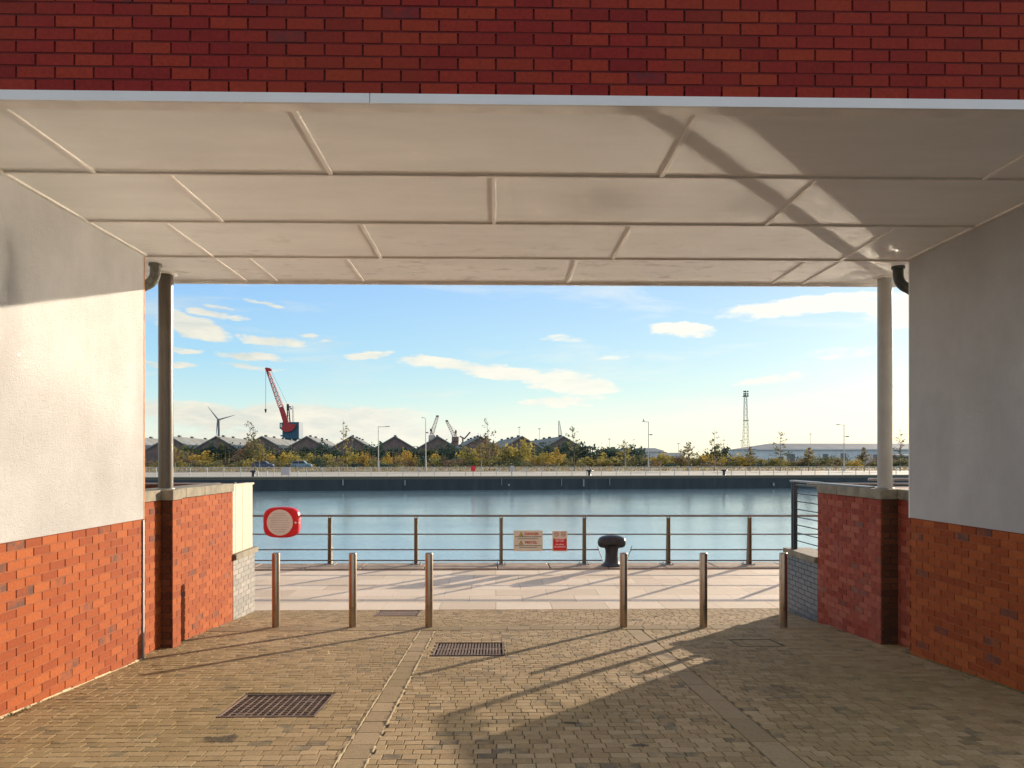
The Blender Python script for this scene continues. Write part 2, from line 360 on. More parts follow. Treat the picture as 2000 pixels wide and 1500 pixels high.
# far materials
M['shed_brick'] = simple('shed_brick', (.16, .12, .11), .9, var=.3, vs=.6)
M['shed_roof'] = simple('shed_roof', (.18, .185, .16), .85, var=.3, vs=.4)
M['shed_trim'] = simple('shed_verge', (.20, .22, .22), .8, var=.2, vs=.6)
M['white_clad'] = simple('white_cladding', (.52, .55, .56), .7, var=.12, vs=.3)
M['blue_clad'] = simple('pale_blue_cladding', (.55, .62, .66), .7, var=.15, vs=.2)
M['grey_roof'] = simple('grey_sheet_roof', (.17, .18, .18), .7, var=.25, vs=.25)
M['lamp_steel'] = simple('lamp_steel', (.40, .40, .37), .5, metal=.3, var=.1)
M['far_rail'] = simple('far_rail', (.42, .44, .40), .55, metal=.2, var=.1)
M['turbine'] = simple('turbine_grey', (.16, .18, .20), .6, var=.05, vs=.1)
M['crane_red'] = simple('crane_red', (.33, .022, .028), .55, var=.15, vs=.3)
M['crane_blue'] = simple('crane_blue', (.012, .075, .13), .6, var=.2, vs=.3)
M['crane_dark'] = simple('crane_dark', (.02, .035, .05), .6, var=.2)
M['crane_white'] = simple('crane_white', (.45, .42, .38), .6, var=.2, vs=.2)
M['bark'] = simple('bark', (.13, .10, .07), .9, var=.3, vs=3)
M['bark_pale'] = simple('pale_bark', (.34, .30, .23), .9, var=.3, vs=3)
M['car_blue'] = simple('pale_blue_paint', (.15, .24, .30), .25, var=.05)
M['car_dark'] = simple('dark_blue_car_paint', (.05, .07, .13), .25, var=.05)
M['glass_dark'] = simple('dark_glass', (.015, .02, .025), .1, var=.1)
M['tyre'] = simple('tyre', (.02, .02, .02), .8)
M['lamp_glass'] = simple('headlamp_glass', (.75, .75, .65), .15)
M['board_pink'] = simple('faded_board', (.42, .36, .36), .7, var=.15)
M['grass'] = simple('verge_grass', (.13, .105, .05), .95, var=.45, vs=.25, bumpd=.05, bs_=4)
M['earth'] = simple('far_ground', (.12, .11, .06), .95, var=.4, vs=.05)
M['promenade'] = simple('far_promenade', (.38, .33, .25), .8, var=.15, vs=.3)
M['road'] = simple('far_road', (.16, .13, .11), .85, var=.2, vs=.3)

def leaf(name, a, c, ns=.9):
    m, b, p = new_mat(name); tcn = b.node('ShaderNodeTexCoord').outputs['Object']
    at = b.node('ShaderNodeAttribute', attribute_name='rnd').outputs['Fac']
    f = b.m('ADD', b.m('MULTIPLY', b.noise(tcn, ns, 3, .6), .6), b.m('MULTIPLY', at, .45))
    b.put(p.inputs['Base Color'], b.ramp(f, [(.25, a), (.8, c)])); p.inputs['Roughness'].default_value = .7
    p.inputs['Specular IOR Level'].default_value = .2
    tr = b.node('ShaderNodeBsdfTranslucent'); b.put(tr.inputs[0], b.ramp(f, [(.25, a), (.8, c)]))
    mx = b.node('ShaderNodeMixShader'); mx.inputs[0].default_value = .3
    b.L.new(p.outputs[0], mx.inputs[1]); b.L.new(tr.outputs[0], mx.inputs[2])
    out = [n for n in b.nt.nodes if n.type == 'OUTPUT_MATERIAL'][0]; b.L.new(mx.outputs[0], out.inputs[0])
    return m
M['leaf_dark'] = leaf('dark_foliage', (.034, .062, .052), (.08, .11, .075))
M['leaf_olive'] = leaf('olive_foliage', (.14, .13, .055), (.28, .24, .10))
M['leaf_brown'] = leaf('brown_foliage', (.15, .10, .065), (.29, .20, .12))
M['leaf_gold'] = leaf('golden_foliage', (.36, .21, .04), (.60, .42, .09))
M['leaf_yellow'] = leaf('yellow_green_foliage', (.26, .21, .05), (.50, .40, .11))
M['leaf_mid'] = leaf('mid_green_foliage', (.06, .08, .035), (.14, .15, .065))

def water_mat():
    m, b, p = new_mat('dock_water'); tcn = b.node('ShaderNodeTexCoord').outputs['Object']
    p.inputs['Base Color'].default_value = (.23, .33, .36, 1); p.inputs['Roughness'].default_value = .07
    p.inputs['IOR'].default_value = 1.9; p.inputs['Specular IOR Level'].default_value = .5
    a = b.noise(b.mapping(tcn, (1.0, 1.6, 1)), 2.6, 4, .55, dist=.6)
    c = b.noise(b.mapping(tcn, (1.0, 1.4, 1), (7, 3, 0)), 9.0, 3, .5)
    d = b.noise(b.mapping(tcn, (.25, .6, 1)), .35, 3, .5)
    gust = b.ramp(b.noise(b.mapping(tcn, (.5, 1.0, 1), (3, 5, 0)), .09, 3, .6), [(.35, .55), (.65, 1.0)])
    sx = b.node('ShaderNodeSeparateXYZ'); b.L.new(tcn, sx.inputs[0])   # ripples flattened at right so the sun's bounce stays sharp on the soffit
    bounce_calm = b.node('ShaderNodeMapRange', interpolation_type='SMOOTHSTEP'); b.L.new(b.m('SUBTRACT', sx.outputs[0], b.m('MULTIPLY', b.m('SUBTRACT', sx.outputs[1], 30.0, clamp=False), .5)), bounce_calm.inputs[0]); bounce_calm.inputs[1].default_value = 8.0; bounce_calm.inputs[2].default_value = 13.0; bounce_calm.inputs[3].default_value = 1.0; bounce_calm.inputs[4].default_value = .18
    gust = b.m('MULTIPLY', gust, bounce_calm.outputs[0])
    e = b.noise(b.mapping(tcn, (.45, 2.2, 1)), 2.2, 3, .6)
    h = b.m('MULTIPLY', b.m('ADD', b.m('ADD', b.m('MULTIPLY', a, .4), b.m('MULTIPLY', c, .42)), b.m('ADD', b.m('MULTIPLY', d, .4), b.m('MULTIPLY', e, .8))), gust)
    b.put(p.inputs['Normal'], b.bump(h, 1.0, .014)); return m
M['water'] = water_mat()
def wall_far_mat():
    m, b, p = new_mat('wet_dock_wall'); tcn = b.node('ShaderNodeTexCoord').outputs['Object']
    n = b.noise(b.mapping(tcn, (.5, .5, .12)), 1.0, 6, .7)
    c = b.ramp(n, [(0.3, (.006, .014, .020)), (0.58, (.018, .030, .036)), (0.75, (.05, .058, .055))])
    s_ = b.node('ShaderNodeSeparateXYZ'); b.L.new(tcn, s_.inputs[0])
    c = b.mix(b.m('MULTIPLY', b.m('GREATER_THAN', s_.outputs[2], -.32), .7), c, (.11, .095, .06))
    b.put(p.inputs['Base Color'], c); p.inputs['Roughness'].default_value = .7
    b.put(p.inputs['Normal'], b.bump(b.noise(tcn, 3, 5, .6), .6, .05)); return m
M['dock_wall'] = wall_far_mat()

# ------------------------------------------------------------------ setting: ground, quay, water, far land
TH = 0.021                                           # the passage is turned by this much from the view direction
def gz(p): return 0.85 - 0.07 * max(p, -8.0) if p < 12.143 else 0.0
fr = lambda name: empty(name, (0, 0, 0), TH)
def setting(o, name=None): o.rotation_euler = (0, 0, TH); return tag(o, kind='structure')

DRAINS = [(-2.24 + .13, 5.79 + .04, .74, .72), (-.69, 8.28, .78, .79), (-1.83, 11.46, .66, .62)]   # a0, p0, wa, wp
HOLES = [(a, p, a + wa, p + wp) for a, p, wa, wp in DRAINS] + [(2.80, 8.72, 3.32, 9.20)]
def in_hole(a0, p0, a1, p1):
    for h in HOLES:
        if a1 > h[0] + .01 and a0 < h[2] - .01 and p1 > h[1] + .01 and p0 < h[3] - .01: return h
    return None
STRIPS = [(-.975, -.795), (1.70, 1.90)]
# joint bed under the pavers, with holes left open for the drains
mb = MB()
xs = sorted({-3.95, 4.75, *[h[0] for h in HOLES], *[h[2] for h in HOLES]}); ys = sorted({-8.0, 12.143, *[h[1] for h in HOLES], *[h[3] for h in HOLES]})
for i in range(len(xs) - 1):
    for j in range(len(ys) - 1):
        cx = (xs[i] + xs[i + 1]) / 2; cy = (ys[j] + ys[j + 1]) / 2
        if any(h[0] < cx < h[2] and h[1] < cy < h[3] for h in HOLES): continue
        mb.face([(xs[i], ys[j], gz(ys[j]) - .009), (xs[i + 1], ys[j], gz(ys[j]) - .009), (xs[i + 1], ys[j + 1], gz(ys[j + 1] - 1e-6) - .009), (xs[i], ys[j + 1], gz(ys[j + 1] - 1e-6) - .009)])
setting(mb.build('paving_bed', M['joint']))
# pavers, each one a little out of level
mb = MB(); rnd = random.Random(3)
def slab_piece(mb, a0, a1, p0, p1, jit=.0012, j=.0032, dz=0.0):
    a0 += j; a1 -= j; p0 += j; p1 -= j
    if a1 - a0 < .02 or p1 - p0 < .02: return
    off = rnd.uniform(-jit, jit) + dz; ta = rnd.uniform(-jit, jit); tp = rnd.uniform(-jit, jit)
    e = .0022
    def z(a, p): return gz(p) + off + ta * (a - (a0 + a1) / 2) / (a1 - a0) * 2 + tp * (p - (p0 + p1) / 2) / (p1 - p0) * 2
    top = [(a0 + e, p0 + e), (a1 - e, p0 + e), (a1 - e, p1 - e), (a0 + e, p1 - e)]; bot = [(a0, p0), (a1, p0), (a1, p1), (a0, p1)]
    vs = [(a, p, z(a, p)) for a, p in top] + [(a, p, z(a, p) - .0020) for a, p in bot] + [(a, p, z(a, p) - .02) for a, p in bot]
    mb.r = rnd.random()
    mb.add(vs, [(0, 1, 2, 3)] + [(4 + i, 4 + (i + 1) % 4, (i + 1) % 4, i) for i in range(4)] + [(8 + i, 8 + (i + 1) % 4, 4 + (i + 1) % 4, 4 + i) for i in range(4)])
row = 0; p = 3.4
zones = [(-3.95, STRIPS[0][0]), (STRIPS[0][1], STRIPS[1][0]), (STRIPS[1][1], 4.75)]
while p < 12.14:
    p1 = min(p + .1, 12.143)
    for (za, zb) in (zones if p < 10.03 else [(-3.95, 4.75)]):
        a = za - rnd.choice((0, .04)) - (.06 if row % 2 else 0)
        while a < zb:
            a1 = a + .12 * (1 if rnd.random() > .06 else rnd.choice((.75, 1.25)))
            q0 = max(a, za); q1 = min(a1, zb); h = in_hole(q0, p, q1, p1)
            if h is None: slab_piece(mb, q0, q1, p, p1)
            else:
                if q0 < h[0] - .02: slab_piece(mb, q0, h[0], p, p1)
                if q1 > h[2] + .02: slab_piece(mb, h[2], q1, p, p1)
            a = a1
    p = p1; row += 1
setting(mb.build('paving', M['paver'], fix=False))
mb = MB()
for k, (a0, a1) in enumerate(STRIPS):
    L = .285 if k == 0 else .57; p = 3.4
    while p < 9.98:
        slab_piece(mb, a0, a1, p, min(p + L, 10.1), jit=.001, j=.004, dz=-.002); p += L
slab = setting(mb.build('drainage_channel_paving', M['strip'], fix=False))
mb = MB(); rr = random.Random(5)      # pale crumbling mortar lines beside the left channel
for a in (-.979, -.791):
    p = 4.2
    while p < 9.9:
        l = rr.uniform(.03, .16); w = rr.uniform(.006, .016)
        if rr.random() < .8: mb.prism([(a - w / 2, p), (a + w / 2 + rr.uniform(-.003, .003), p + .01), (a + w / 2, p + l), (a - w / 2, p + l - .01)], 'z', gz(p) - .004, gz(p) + .0025 - .0)
        p += l
for v_i in range(0): pass
setting(mb.build('pale_mortar_lines', M['mortar_pale']))
# bollard line: shallow sett course
mb = MB(); a = -3.75
while a < 4.5:
    a1 = a + .3; p0, p1 = 10.02, 10.24
    mb.r = rr.random(); e = .004
    mb.prism([(a + e, p0), (a1 - e, p0), (a1 - e, p1), (a + e, p1)], 'z', gz(10.13) - .02, gz(10.02) + .004); a = a1
setting(mb.build('sett_course', M['strip']))
# courtyard behind the camera and land beneath the buildings
mb = MB(); mb.face([(-60, -60, 1.41), (60, -60, 1.41), (60, -8, 1.41), (-60, -8, 1.41)]); mb.face([(-60, -8, 1.40), (-3.95, -8, 1.40), (-3.95, 12.1, -.02), (-60, 12.1, -.02)]); mb.face([(4.75, -8, 1.40), (60, -8, 1.40), (60, 12.1, -.02), (4.75, 12.1, -.02)])
setting(mb.build('courtyard_ground', M['road']))
# quay deck: big pinkish slabs
mb = MB(); mb.box(-80, 80, 12.143, 17.33, -4.5, -.008)
setting(mb.build('near_quay_wall', M['dock_wall']))
mb = MB(); q = 12.15; r_ = 0
while q < 16.42:
    q1 = min(q + .61, 16.44); a = -18 - (.45 if r_ % 2 else 0)
    while a < 20:
        a1 = a + .9; mb.r = rnd.random(); e = .003; z = rnd.uniform(-.001, .0005)
        mb.add([(a + e, q + e, z), (a1 - e, q + e, z), (a1 - e, q1 - e, z), (a + e, q1 - e, z), (a + e, q + e, -.009), (a1 - e, q + e, -.009), (a1 - e, q1 - e, -.009), (a + e, q1 - e, -.009)],
               [(0, 1, 2, 3), (4, 5, 1, 0), (5, 6, 2, 1), (6, 7, 3, 2), (7, 4, 0, 3)]); a = a1
    q = q1; r_ += 1
setting(mb.build('quay_paving', M['slab'], fix=False))
mb = MB(); a = -30
while a < 32:
    a1 = a + rnd.uniform(1.1, 1.6); dz = rnd.uniform(-.006, .006); mb.r = rnd.random()
    mb.box(a + .006, a1 - .006, 16.45, 17.36 + rnd.uniform(-.01, .01), -.5, .03 + dz); a = a1
bevel(setting(mb.build('quay_edge_stones', M['kerb_stone'])), .02, 2)
# water: one sheet
WZ = -1.75
mb = MB(); mb.face([(-400, 15, WZ), (400, 15, WZ), (400, 175, WZ), (-400, 175, WZ)])
tag(mb.build('water', M['water']), kind='structure')
# far land (the quay line runs away to the right a little)
SL = 0.13
def fq(x): return 100.5 + SL * x
FROT = math.atan(SL)
def farset(o): o.location = (0, 100.5, 0); o.rotation_euler = (0, 0, FROT); return tag(o, kind='structure')
mb = MB(); mb.box(-330, 330, 0, 3, -4.5, -.004); farset(mb.build('far_dock_wall', M['dock_wall']))
mb = MB(); mb.box(-330, 330, -.15, 30, -.004, .10, skip='b'); farset(mb.build('far_promenade', M['promenade']))
mb = MB(); mb.face([(-330, 30, .06), (330, 30, .06), (330, 47, .35), (-330, 47, .35)]); farset(mb.build('far_verge', M['grass']))
mb = MB(); mb.face([(-330, 47, .354), (330, 47, .354), (330, 58, .354), (-330, 58, .354)]); farset(mb.build('far_road', M['road']))
mb = MB(); mb.face([(-3000, 58, .35), (3000, 58, .35), (3000, 6000, .35), (-3000, 6000, .35)]); farset(mb.build('far_land', M['earth']))

# ------------------------------------------------------------------ brickwork
def brick_face(mb, fn, u0, u1, v0, v1, from_top=True, bw=.225, bh=.075, j=.010, depth=.010, seed=1, vlow=None, half=0, bed=.003):
    """rows of single bricks standing proud of a mortar plane. fn(u, v, d) -> point, d = distance in front of the mortar plane.
    vlow(u): bottom of the wall at u (bricks below it are cut off)"""
    rg = random.Random(seed); nrow = int(math.ceil((v1 - v0) / bh)) + 1
    for r in range(nrow):
        t = v1 - r * bh if from_top else v0 + (r + 1) * bh
        b_ = t - bh
        if from_top and t < v0: break
        if not from_top and b_ > v1 - .01: break
        t = min(t, v1); b_ = max(b_, v0)
        u = u0 - (bw / 2 if (r + half) % 2 else 0)
        while u < u1:
            q0 = max(u, u0); q1 = min(u + bw, u1)
            c0 = b_; c1 = b_
            if vlow: c0 = max(b_, vlow(q0)); c1 = max(b_, vlow(q1))
            if q1 - q0 > .03 and max(t - c0, t - c1) > .012:
                e0 = q0 + (j / 2 if q0 > u0 + 1e-4 else 0); e1 = q1 - (j / 2 if q1 < u1 - 1e-4 else 0)
                hj = j / 2; d = depth + rg.uniform(-.0012, .0012)
                lo0 = c0 + (hj if c0 == b_ else 0); lo1 = c1 + (hj if c1 == b_ else 0); tt = t - hj
                w = .0012
                pts = [fn(e0, min(lo0, tt), 0), fn(e1, min(lo1, tt), 0), fn(e1, tt, 0), fn(e0, tt, 0), fn(e0 + w, min(lo0 + w, tt), d), fn(e1 - w, min(lo1 + w, tt), d), fn(e1 - w, tt - w, d), fn(e0 + w, tt - w, d)]
                mb.r = rg.random()
                mb.add(pts, [(4, 5, 6, 7), (0, 1, 5, 4), (1, 2, 6, 5), (2, 3, 7, 6), (3, 0, 4, 7)])
            u += bw
        if bed and b_ > v0 + .001:      # nearly flush bed joint under the row, the upright joints stay raked
            rg.random(); z0_, z1_ = b_ - j / 2 - .0005, b_ + j / 2 + .0005; dd = depth - bed; c_old = mb.cur; mb.cur = 1; mb.r = .5
            mb.add([fn(u0, z0_, 0), fn(u1, z0_, 0), fn(u1, z1_, 0), fn(u0, z1_, 0), fn(u0, z0_, dd), fn(u1, z0_, dd), fn(u1, z1_, dd), fn(u0, z1_, dd)], [(4, 5, 6, 7), (0, 1, 5, 4), (1, 2, 6, 5), (2, 3, 7, 6), (3, 0, 4, 7)])
            mb.cur = c_old

AL, AR = -3.71, 4.455           # passage faces
PE, PN, PF = 8.18, 4.56, 9.40  # end of side walls, near fascia, far edge of the soffit
ZS = 4.536                     # soffit height
ZB = 1.75                      # top of the brick plinth

bld = empty('building', (0, 0, 0), TH, 'brick and white rendered building bridging the passage with a panelled soffit', 'building')
# --- side walls
for side, aw, out in ((-1, AL, -14), (1, AR, 15)):
    mb = MB(); a0, a1 = sorted((aw, out))
    mb.box(a0, a1, PN - .0, PE, ZB + .002, ZS - .004); o = mb.build('rendered_wall', M['stucco'], bld)
    mb = MB(); d = .012
    i0, i1 = (out, aw - d) if side < 0 else (aw + d, out)
    mb.cur = 1; mb.box(min(i0, i1), max(i0, i1), PN + d, PE - d, -1, ZB)
    mb.cur = 0
    if side < 0: brick_face(mb, lambda u, v, d_: (AL - d + d_, u, v), PN, PE, -.2, ZB, seed=11, vlow=lambda u: gz(u) - .01, depth=.011)
    else: brick_face(mb, lambda u, v, d_: (AR + d - d_, u, v), PN, PE, -.2, ZB, seed=12, vlow=lambda u: gz(u) - .01, depth=.011)
    # end face (towards the water)
    e0, e1 = (AL - 2.0, AL) if side < 0 else (AR, AR + 2.0)
    brick_face(mb, lambda u, v, d_: (u, PE - d + d_, v), e0, e1, .2, ZB, seed=13, depth=.011)
    e0, e1 = (AL - 2.0, AL) if side < 0 else (AR, AR + 2.0)
    brick_face(mb, lambda u, v, d_: (u, PN + d - d_, v), e0, e1, .4, ZB, seed=14, depth=.011)
    mb.build('brick_plinth', [M['brick'], M['mortar']], bld, fix=False)
    # mortar fillet along the foot
    mb = MB(); rg = random.Random(20 + side); q = 4.6; aa = aw
    while q < PE:
        l = rg.uniform(.06, .2); w = rg.uniform(.006, .022) if side < 0 else rg.uniform(.004, .012); h = rg.uniform(.008, .022)
        z0 = gz(q) - .004; z1 = gz(q + l) - .004; s_ = -side
        mb.add([(aa, q, z0), (aa + s_ * w, q, z0), (aa, q, z0 + h), (aa, q + l, z1), (aa + s_ * w * .8, q + l, z1), (aa, q + l, z1 + h)], [(0, 1, 2), (3, 5, 4), (0, 3, 4, 1), (1, 4, 5, 2)])
        q += l
    mb.build('mortar_fillet', M['mortar_pale'] if side < 0 else M['moss'], bld)
    mb = MB(); s_ = 1 if side < 0 else -1
    mb.box(*sorted((aw - s_ * .02, aw + s_ * .004)), PE - .004, PE + .012, ZB, ZS - .02); mb.build('corner_bead', M['bead'] if side < 0 else M['trim'], bld)
# thin metal corner strip on the left plinth
mb = MB(); mb.box(AL - .005, AL + .014, PE - .045, PE - .02, gz(PE) - .01, ZB - .01); mb.build('corner_strip', M['galv'], bld)
# --- upper storey
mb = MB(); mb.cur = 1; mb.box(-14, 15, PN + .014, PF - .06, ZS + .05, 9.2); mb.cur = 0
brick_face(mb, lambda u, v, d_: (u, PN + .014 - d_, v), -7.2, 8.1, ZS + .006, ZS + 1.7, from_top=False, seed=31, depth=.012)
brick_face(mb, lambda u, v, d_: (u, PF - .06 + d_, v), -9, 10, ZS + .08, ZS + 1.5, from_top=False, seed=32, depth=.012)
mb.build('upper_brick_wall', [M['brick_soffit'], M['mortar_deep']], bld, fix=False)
mb = MB()
for a0, a1 in ((-14, -.745), (-.740, 6.0), (6.005, 15)): mb.box(a0, a1, PN - .022, PN + .0, ZS - .055, ZS + .003)
mb.build('fascia_trim', M['fascia'], bld)
mb = MB(); mb.box(-14, 15, PN + .0005, PN + .10, ZS - .055, ZS - .002); mb.build('soffit_lip', M['trim'], bld)
mb = MB(); mb.box(-12, 13, PN + .10, PF - .03, ZS, ZS + .05); sf = mb.build('soffit', M['soffit'], bld)
mb = MB(); mb.box(-12, 13, PF - .03, PF, ZS - .03, ZS + .13); mb.build('soffit_edge_trim', M['trim'], bld)
mb = MB(); mb.box(-12, 13, PF + .001, PF + .10, ZS + .01, ZS + .12); mb.build('gutter', M['grey_roof'], bld)
# --- battens that cover the panel joints
LN = [5.83, 7.02, 8.24]
def batten(a0, a1, p0, p1, h=.013):
    mb = MB(); mb.box(a0, a1, p0, p1, ZS - h, ZS + .001); return bevel(mb.build('batten', M['trim'], sf), .003, 1)
for i, q in enumerate(LN):
    a0, a1 = (-12, 13) if q > PE else (AL + .035, AR - .035)
    batten(a0, a1, q - .018, q + .018, .016)
rows = [(PN + .10, LN[0]), (LN[0], LN[1]), (LN[1], LN[2]), (LN[2], PF - .03)]
A_of = lambda x, D: (x - 1000) / F * D + TH * D
joints = [[A_of(188, 5.77), A_of(650, 5.85), A_of(1288, 5.9), A_of(1920, 5.9)],
          [A_of(437, 6.97), A_of(965, 7.07), A_of(1495, 7.07)],
          [A_of(418, 8.19), A_of(745, 8.25), A_of(1195, 8.32), A_of(1640, 8.32)],
          [A_of(480, 9.25), A_of(540, 9.25), A_of(710, 9.3), A_of(1108, 9.38), A_of(1512, 9.35), A_of(1572, 9.35), -5.6, -6.8, 5.9, 7.1]]
for (p0, p1), js in zip(rows, joints):
    for a in js:
        if PE - .1 < p1 or AL < a < AR: batten(a - .018, a + .018, p0 + .018, p1 - .018)
for a in (AL + .003, AR - .035):   # cover strip where soffit meets wall
    mb = MB(); mb.box(a, a + .032, PN + .10, PE - .002, ZS - .014, ZS + .001); mb.build('cover_strip', M['trim'], sf)

# --- columns at the far edge
CP = 9.02
for a in (-3.84, 4.615):
    z0 = 2.034
    mb = MB(); mb.cyl((a, CP, z0), (a, CP, ZS - .012), .082, n=32, cap=False); c = mb.build('column', M['column_shaded' if a < 0 else 'column'], bld, fix=True)
    mb = MB(); mb.lathe([(.082, 0), (.125, .0), (.125, .012), (.082, .012)], 32, (a, CP, ZS - .012)); mb.build('collar', M['trim'], c)
    mb = MB(); mb.lathe([(.082, .01), (.10, .008), (.10, .0)], 32, (a, CP, z0)); mb.build('base_ring', M['galv'], c)
# --- rainwater elbows
def elbow(a, p, s_, mat):
    pts = [(a, p, ZS - .02)]
    for k in range(0, 8):
        t = k / 7 * math.pi / 2 * .80; pts.append((a - s_ * .16 * (1 - math.cos(t)), p, ZS - .10 - .15 * math.sin(t)))
    last = pts[-1]
    pts.append((last[0] - s_ * .06, p, last[2] - .035))
    pts += [(last[0] - s_ * .11, p, last[2] - .085), (last[0] - s_ * .125, p, last[2] - .15), (last[0] - s_ * .125, p, .9)]
    mb = MB(); mb.tube(pts, .056, 16); o = mb.build('downpipe', mat, bld)
    mb = MB(); mb.cyl((a, p, ZS - .03), (a, p, ZS + .0), .070, n=20); mb.build('socket', mat, o)
    return o
elbow(-3.755, 8.55, 1, M['grey_pipe']); elbow(4.50, 8.50, -1, M['black_pipe'])

# ------------------------------------------------------------------ low walls beside the ramp
ZC = EYE - .36        # coping level
def low_wall(side):
    """brick wall on the quay side of each column: short return, pillar, long wall"""
    s_ = -1 if side < 0 else 1
    face = -3.755 if side < 0 else 4.47; back = -3.80 if side < 0 else 4.655; d = .012; pf = -3.67 if side < 0 else 4.455; pe = 11.05 if side < 0 else 10.58
    lab = 'sunlit orange brick wall with pale coping below the dark column' if side < 0 else 'shaded red brick wall with flat coping below the pale column'
    w = empty('brick_wall', (0, 0, 0), TH, lab, 'wall')
    outer = face + s_ * .36; bm_ = 'brick_weathered' if side > 0 else 'brick'
    inside = (lambda A: (lambda u, v, q: (A - s_ * (q - d), u, v)))
    mb = MB(); mb.cur = 1
    mb.box(*sorted((face + s_ * d, outer)), 8.80 + d, pe, -.5, ZC - .118)
    mb.box(*sorted((back + s_ * d, outer)), PE - .01, 8.80 + d, -.5, ZC - .118)
    mb.cur = 0
    brick_face(mb, inside(face), 8.802, pe, -.2, ZC - .118, seed=41 + side, vlow=lambda u: gz(u) - .01, depth=.011)
    brick_face(mb, inside(back), PE, 8.80, -.2, ZC - .118, seed=43 + side, vlow=lambda u: gz(u) - .01, depth=.011)
    brick_face(mb, lambda u, v, q: (u, pe - .001 + q, v), *sorted((face + s_ * d, outer)), .9, ZC - .118, seed=46, depth=.011)
    mb.build('brickwork', [M[bm_], M['mortar']], w, fix=False)
    mb = MB()     # pillar: its darker near face looks up the passage
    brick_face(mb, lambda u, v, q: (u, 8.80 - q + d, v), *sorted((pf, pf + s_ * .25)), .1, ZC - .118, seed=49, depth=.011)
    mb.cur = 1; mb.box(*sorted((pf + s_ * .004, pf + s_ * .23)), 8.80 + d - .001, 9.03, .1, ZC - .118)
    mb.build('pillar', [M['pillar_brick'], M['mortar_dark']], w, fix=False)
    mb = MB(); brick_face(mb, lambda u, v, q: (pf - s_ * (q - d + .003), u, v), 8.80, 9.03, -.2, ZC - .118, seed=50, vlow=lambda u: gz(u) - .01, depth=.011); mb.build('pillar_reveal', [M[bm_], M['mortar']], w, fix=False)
    mb = MB(); q0, q1 = sorted((face - s_ * .014, outer + s_ * .02))
    mb.box(*sorted((pf - s_ * .012, face)), 8.787, 9.04, ZC - .119, ZC - .001)
    edges = [(8.79, 9.36), (9.366, 9.96), (9.966, pe + .005)]
    for p0, p1 in edges: mb.box(q0, q1, p0, p1, ZC - .117, ZC + .001)
    q0, q1 = sorted((back - s_ * .012, outer + s_ * .02)); mb.box(q0, q1, PE + .014, 8.785, ZC - .117, ZC)
    bevel(mb.build('coping', M['concrete'], w), .006, 2)
    if side > 0:
        mb = MB(); mb.box(*sorted((face + .02, face + .10)), 8.9 + .25, 11.3, ZC + .002, ZC + .022)
        bevel(mb.build('handrail', M['galv'], w), .004, 2)
    return w
low_wall(-1); low_wall(1)
def blue_wall(side):
    s_ = -1 if side < 0 else 1
    face = -3.75 if side < 0 else 4.47; d = .010; zc = EYE - 1.375
    lab = 'pale grey brick dwarf wall under the cream board panel' if side < 0 else 'dark blue brick dwarf wall under the open railing panel'
    w = empty('dwarf_wall', (0, 0, 0), TH, lab, 'wall')
    p0, p1 = (11.052, 12.02) if side < 0 else (10.582, 11.70); out = face + s_ * .34
    mb = MB(); mb.cur = 1; mb.box(*sorted((face + s_ * d, out)), p0, p1 - d, -.5, zc - .085); mb.cur = 0
    brick_face(mb, lambda u, v, q: (face - s_ * (q - d), u, v), p0, p1, -.2, zc - .085, seed=61, vlow=lambda u: gz(u) - .01)
    brick_face(mb, lambda u, v, q: (u, p1 - d + q, v), *sorted((face, out)), -.05, zc - .085, seed=62)
    mb.build('brickwork', [M['blue_brick_sunlit' if side < 0 else 'blue_brick_shaded'], M['mortar_grey' if side < 0 else 'mortar_shaded']], w, fix=False)
    mb = MB(); mb.box(*sorted((face - s_ * .045, out + s_ * .03)), p0 + .001, p1 + .05, zc - .084, zc); bevel(mb.build('coping', M['concrete'], w), .006, 2)
    return w
blue_wall(-1); blue_wall(1)
# cream vertical board panel on the left dwarf wall
bp = empty('board_panel', (0, 0, 0), TH, 'cream vertical board panel standing on the sunlit toned dwarf wall', 'panel')
mb = MB(); q = 11.06; z0 = EYE - 1.373; z1 = ZC - .045; k = 0
while q < 11.98:
    q1 = min(q + .155, 11.99); mb.r = k / 7; mb.box(-3.80, -3.775 + (.002 if k % 2 else 0), q + .003, q1 - .003, z0, z1); q = q1; k += 1
mb.build('boards', M['boards'], bp)
mb = MB(); mb.box(-3.86, -3.80, 11.06, 11.99, z0, z1 - .002); mb.build('backing', M['boards'], bp)
mb = MB(); mb.box(-3.88, -3.755, 11.062, 12.02, z1 + .001, z1 + .028); bevel(mb.build('cap_rail', M['boards'], bp), .004)
mb = MB(); mb.box(-3.86, -3.79, 11.993, 12.035, z0, z1 - .001); mb.build('end_post', M['rust_iron'], bp)
for yy, zz in ((11.35, ZC - .015),):
    mb = MB(); mb.cyl((-3.82, yy, z1 + .028), (-3.82, yy, z1 + .05), .012, n=8); mb.build('bolt', M['trim'], bp)
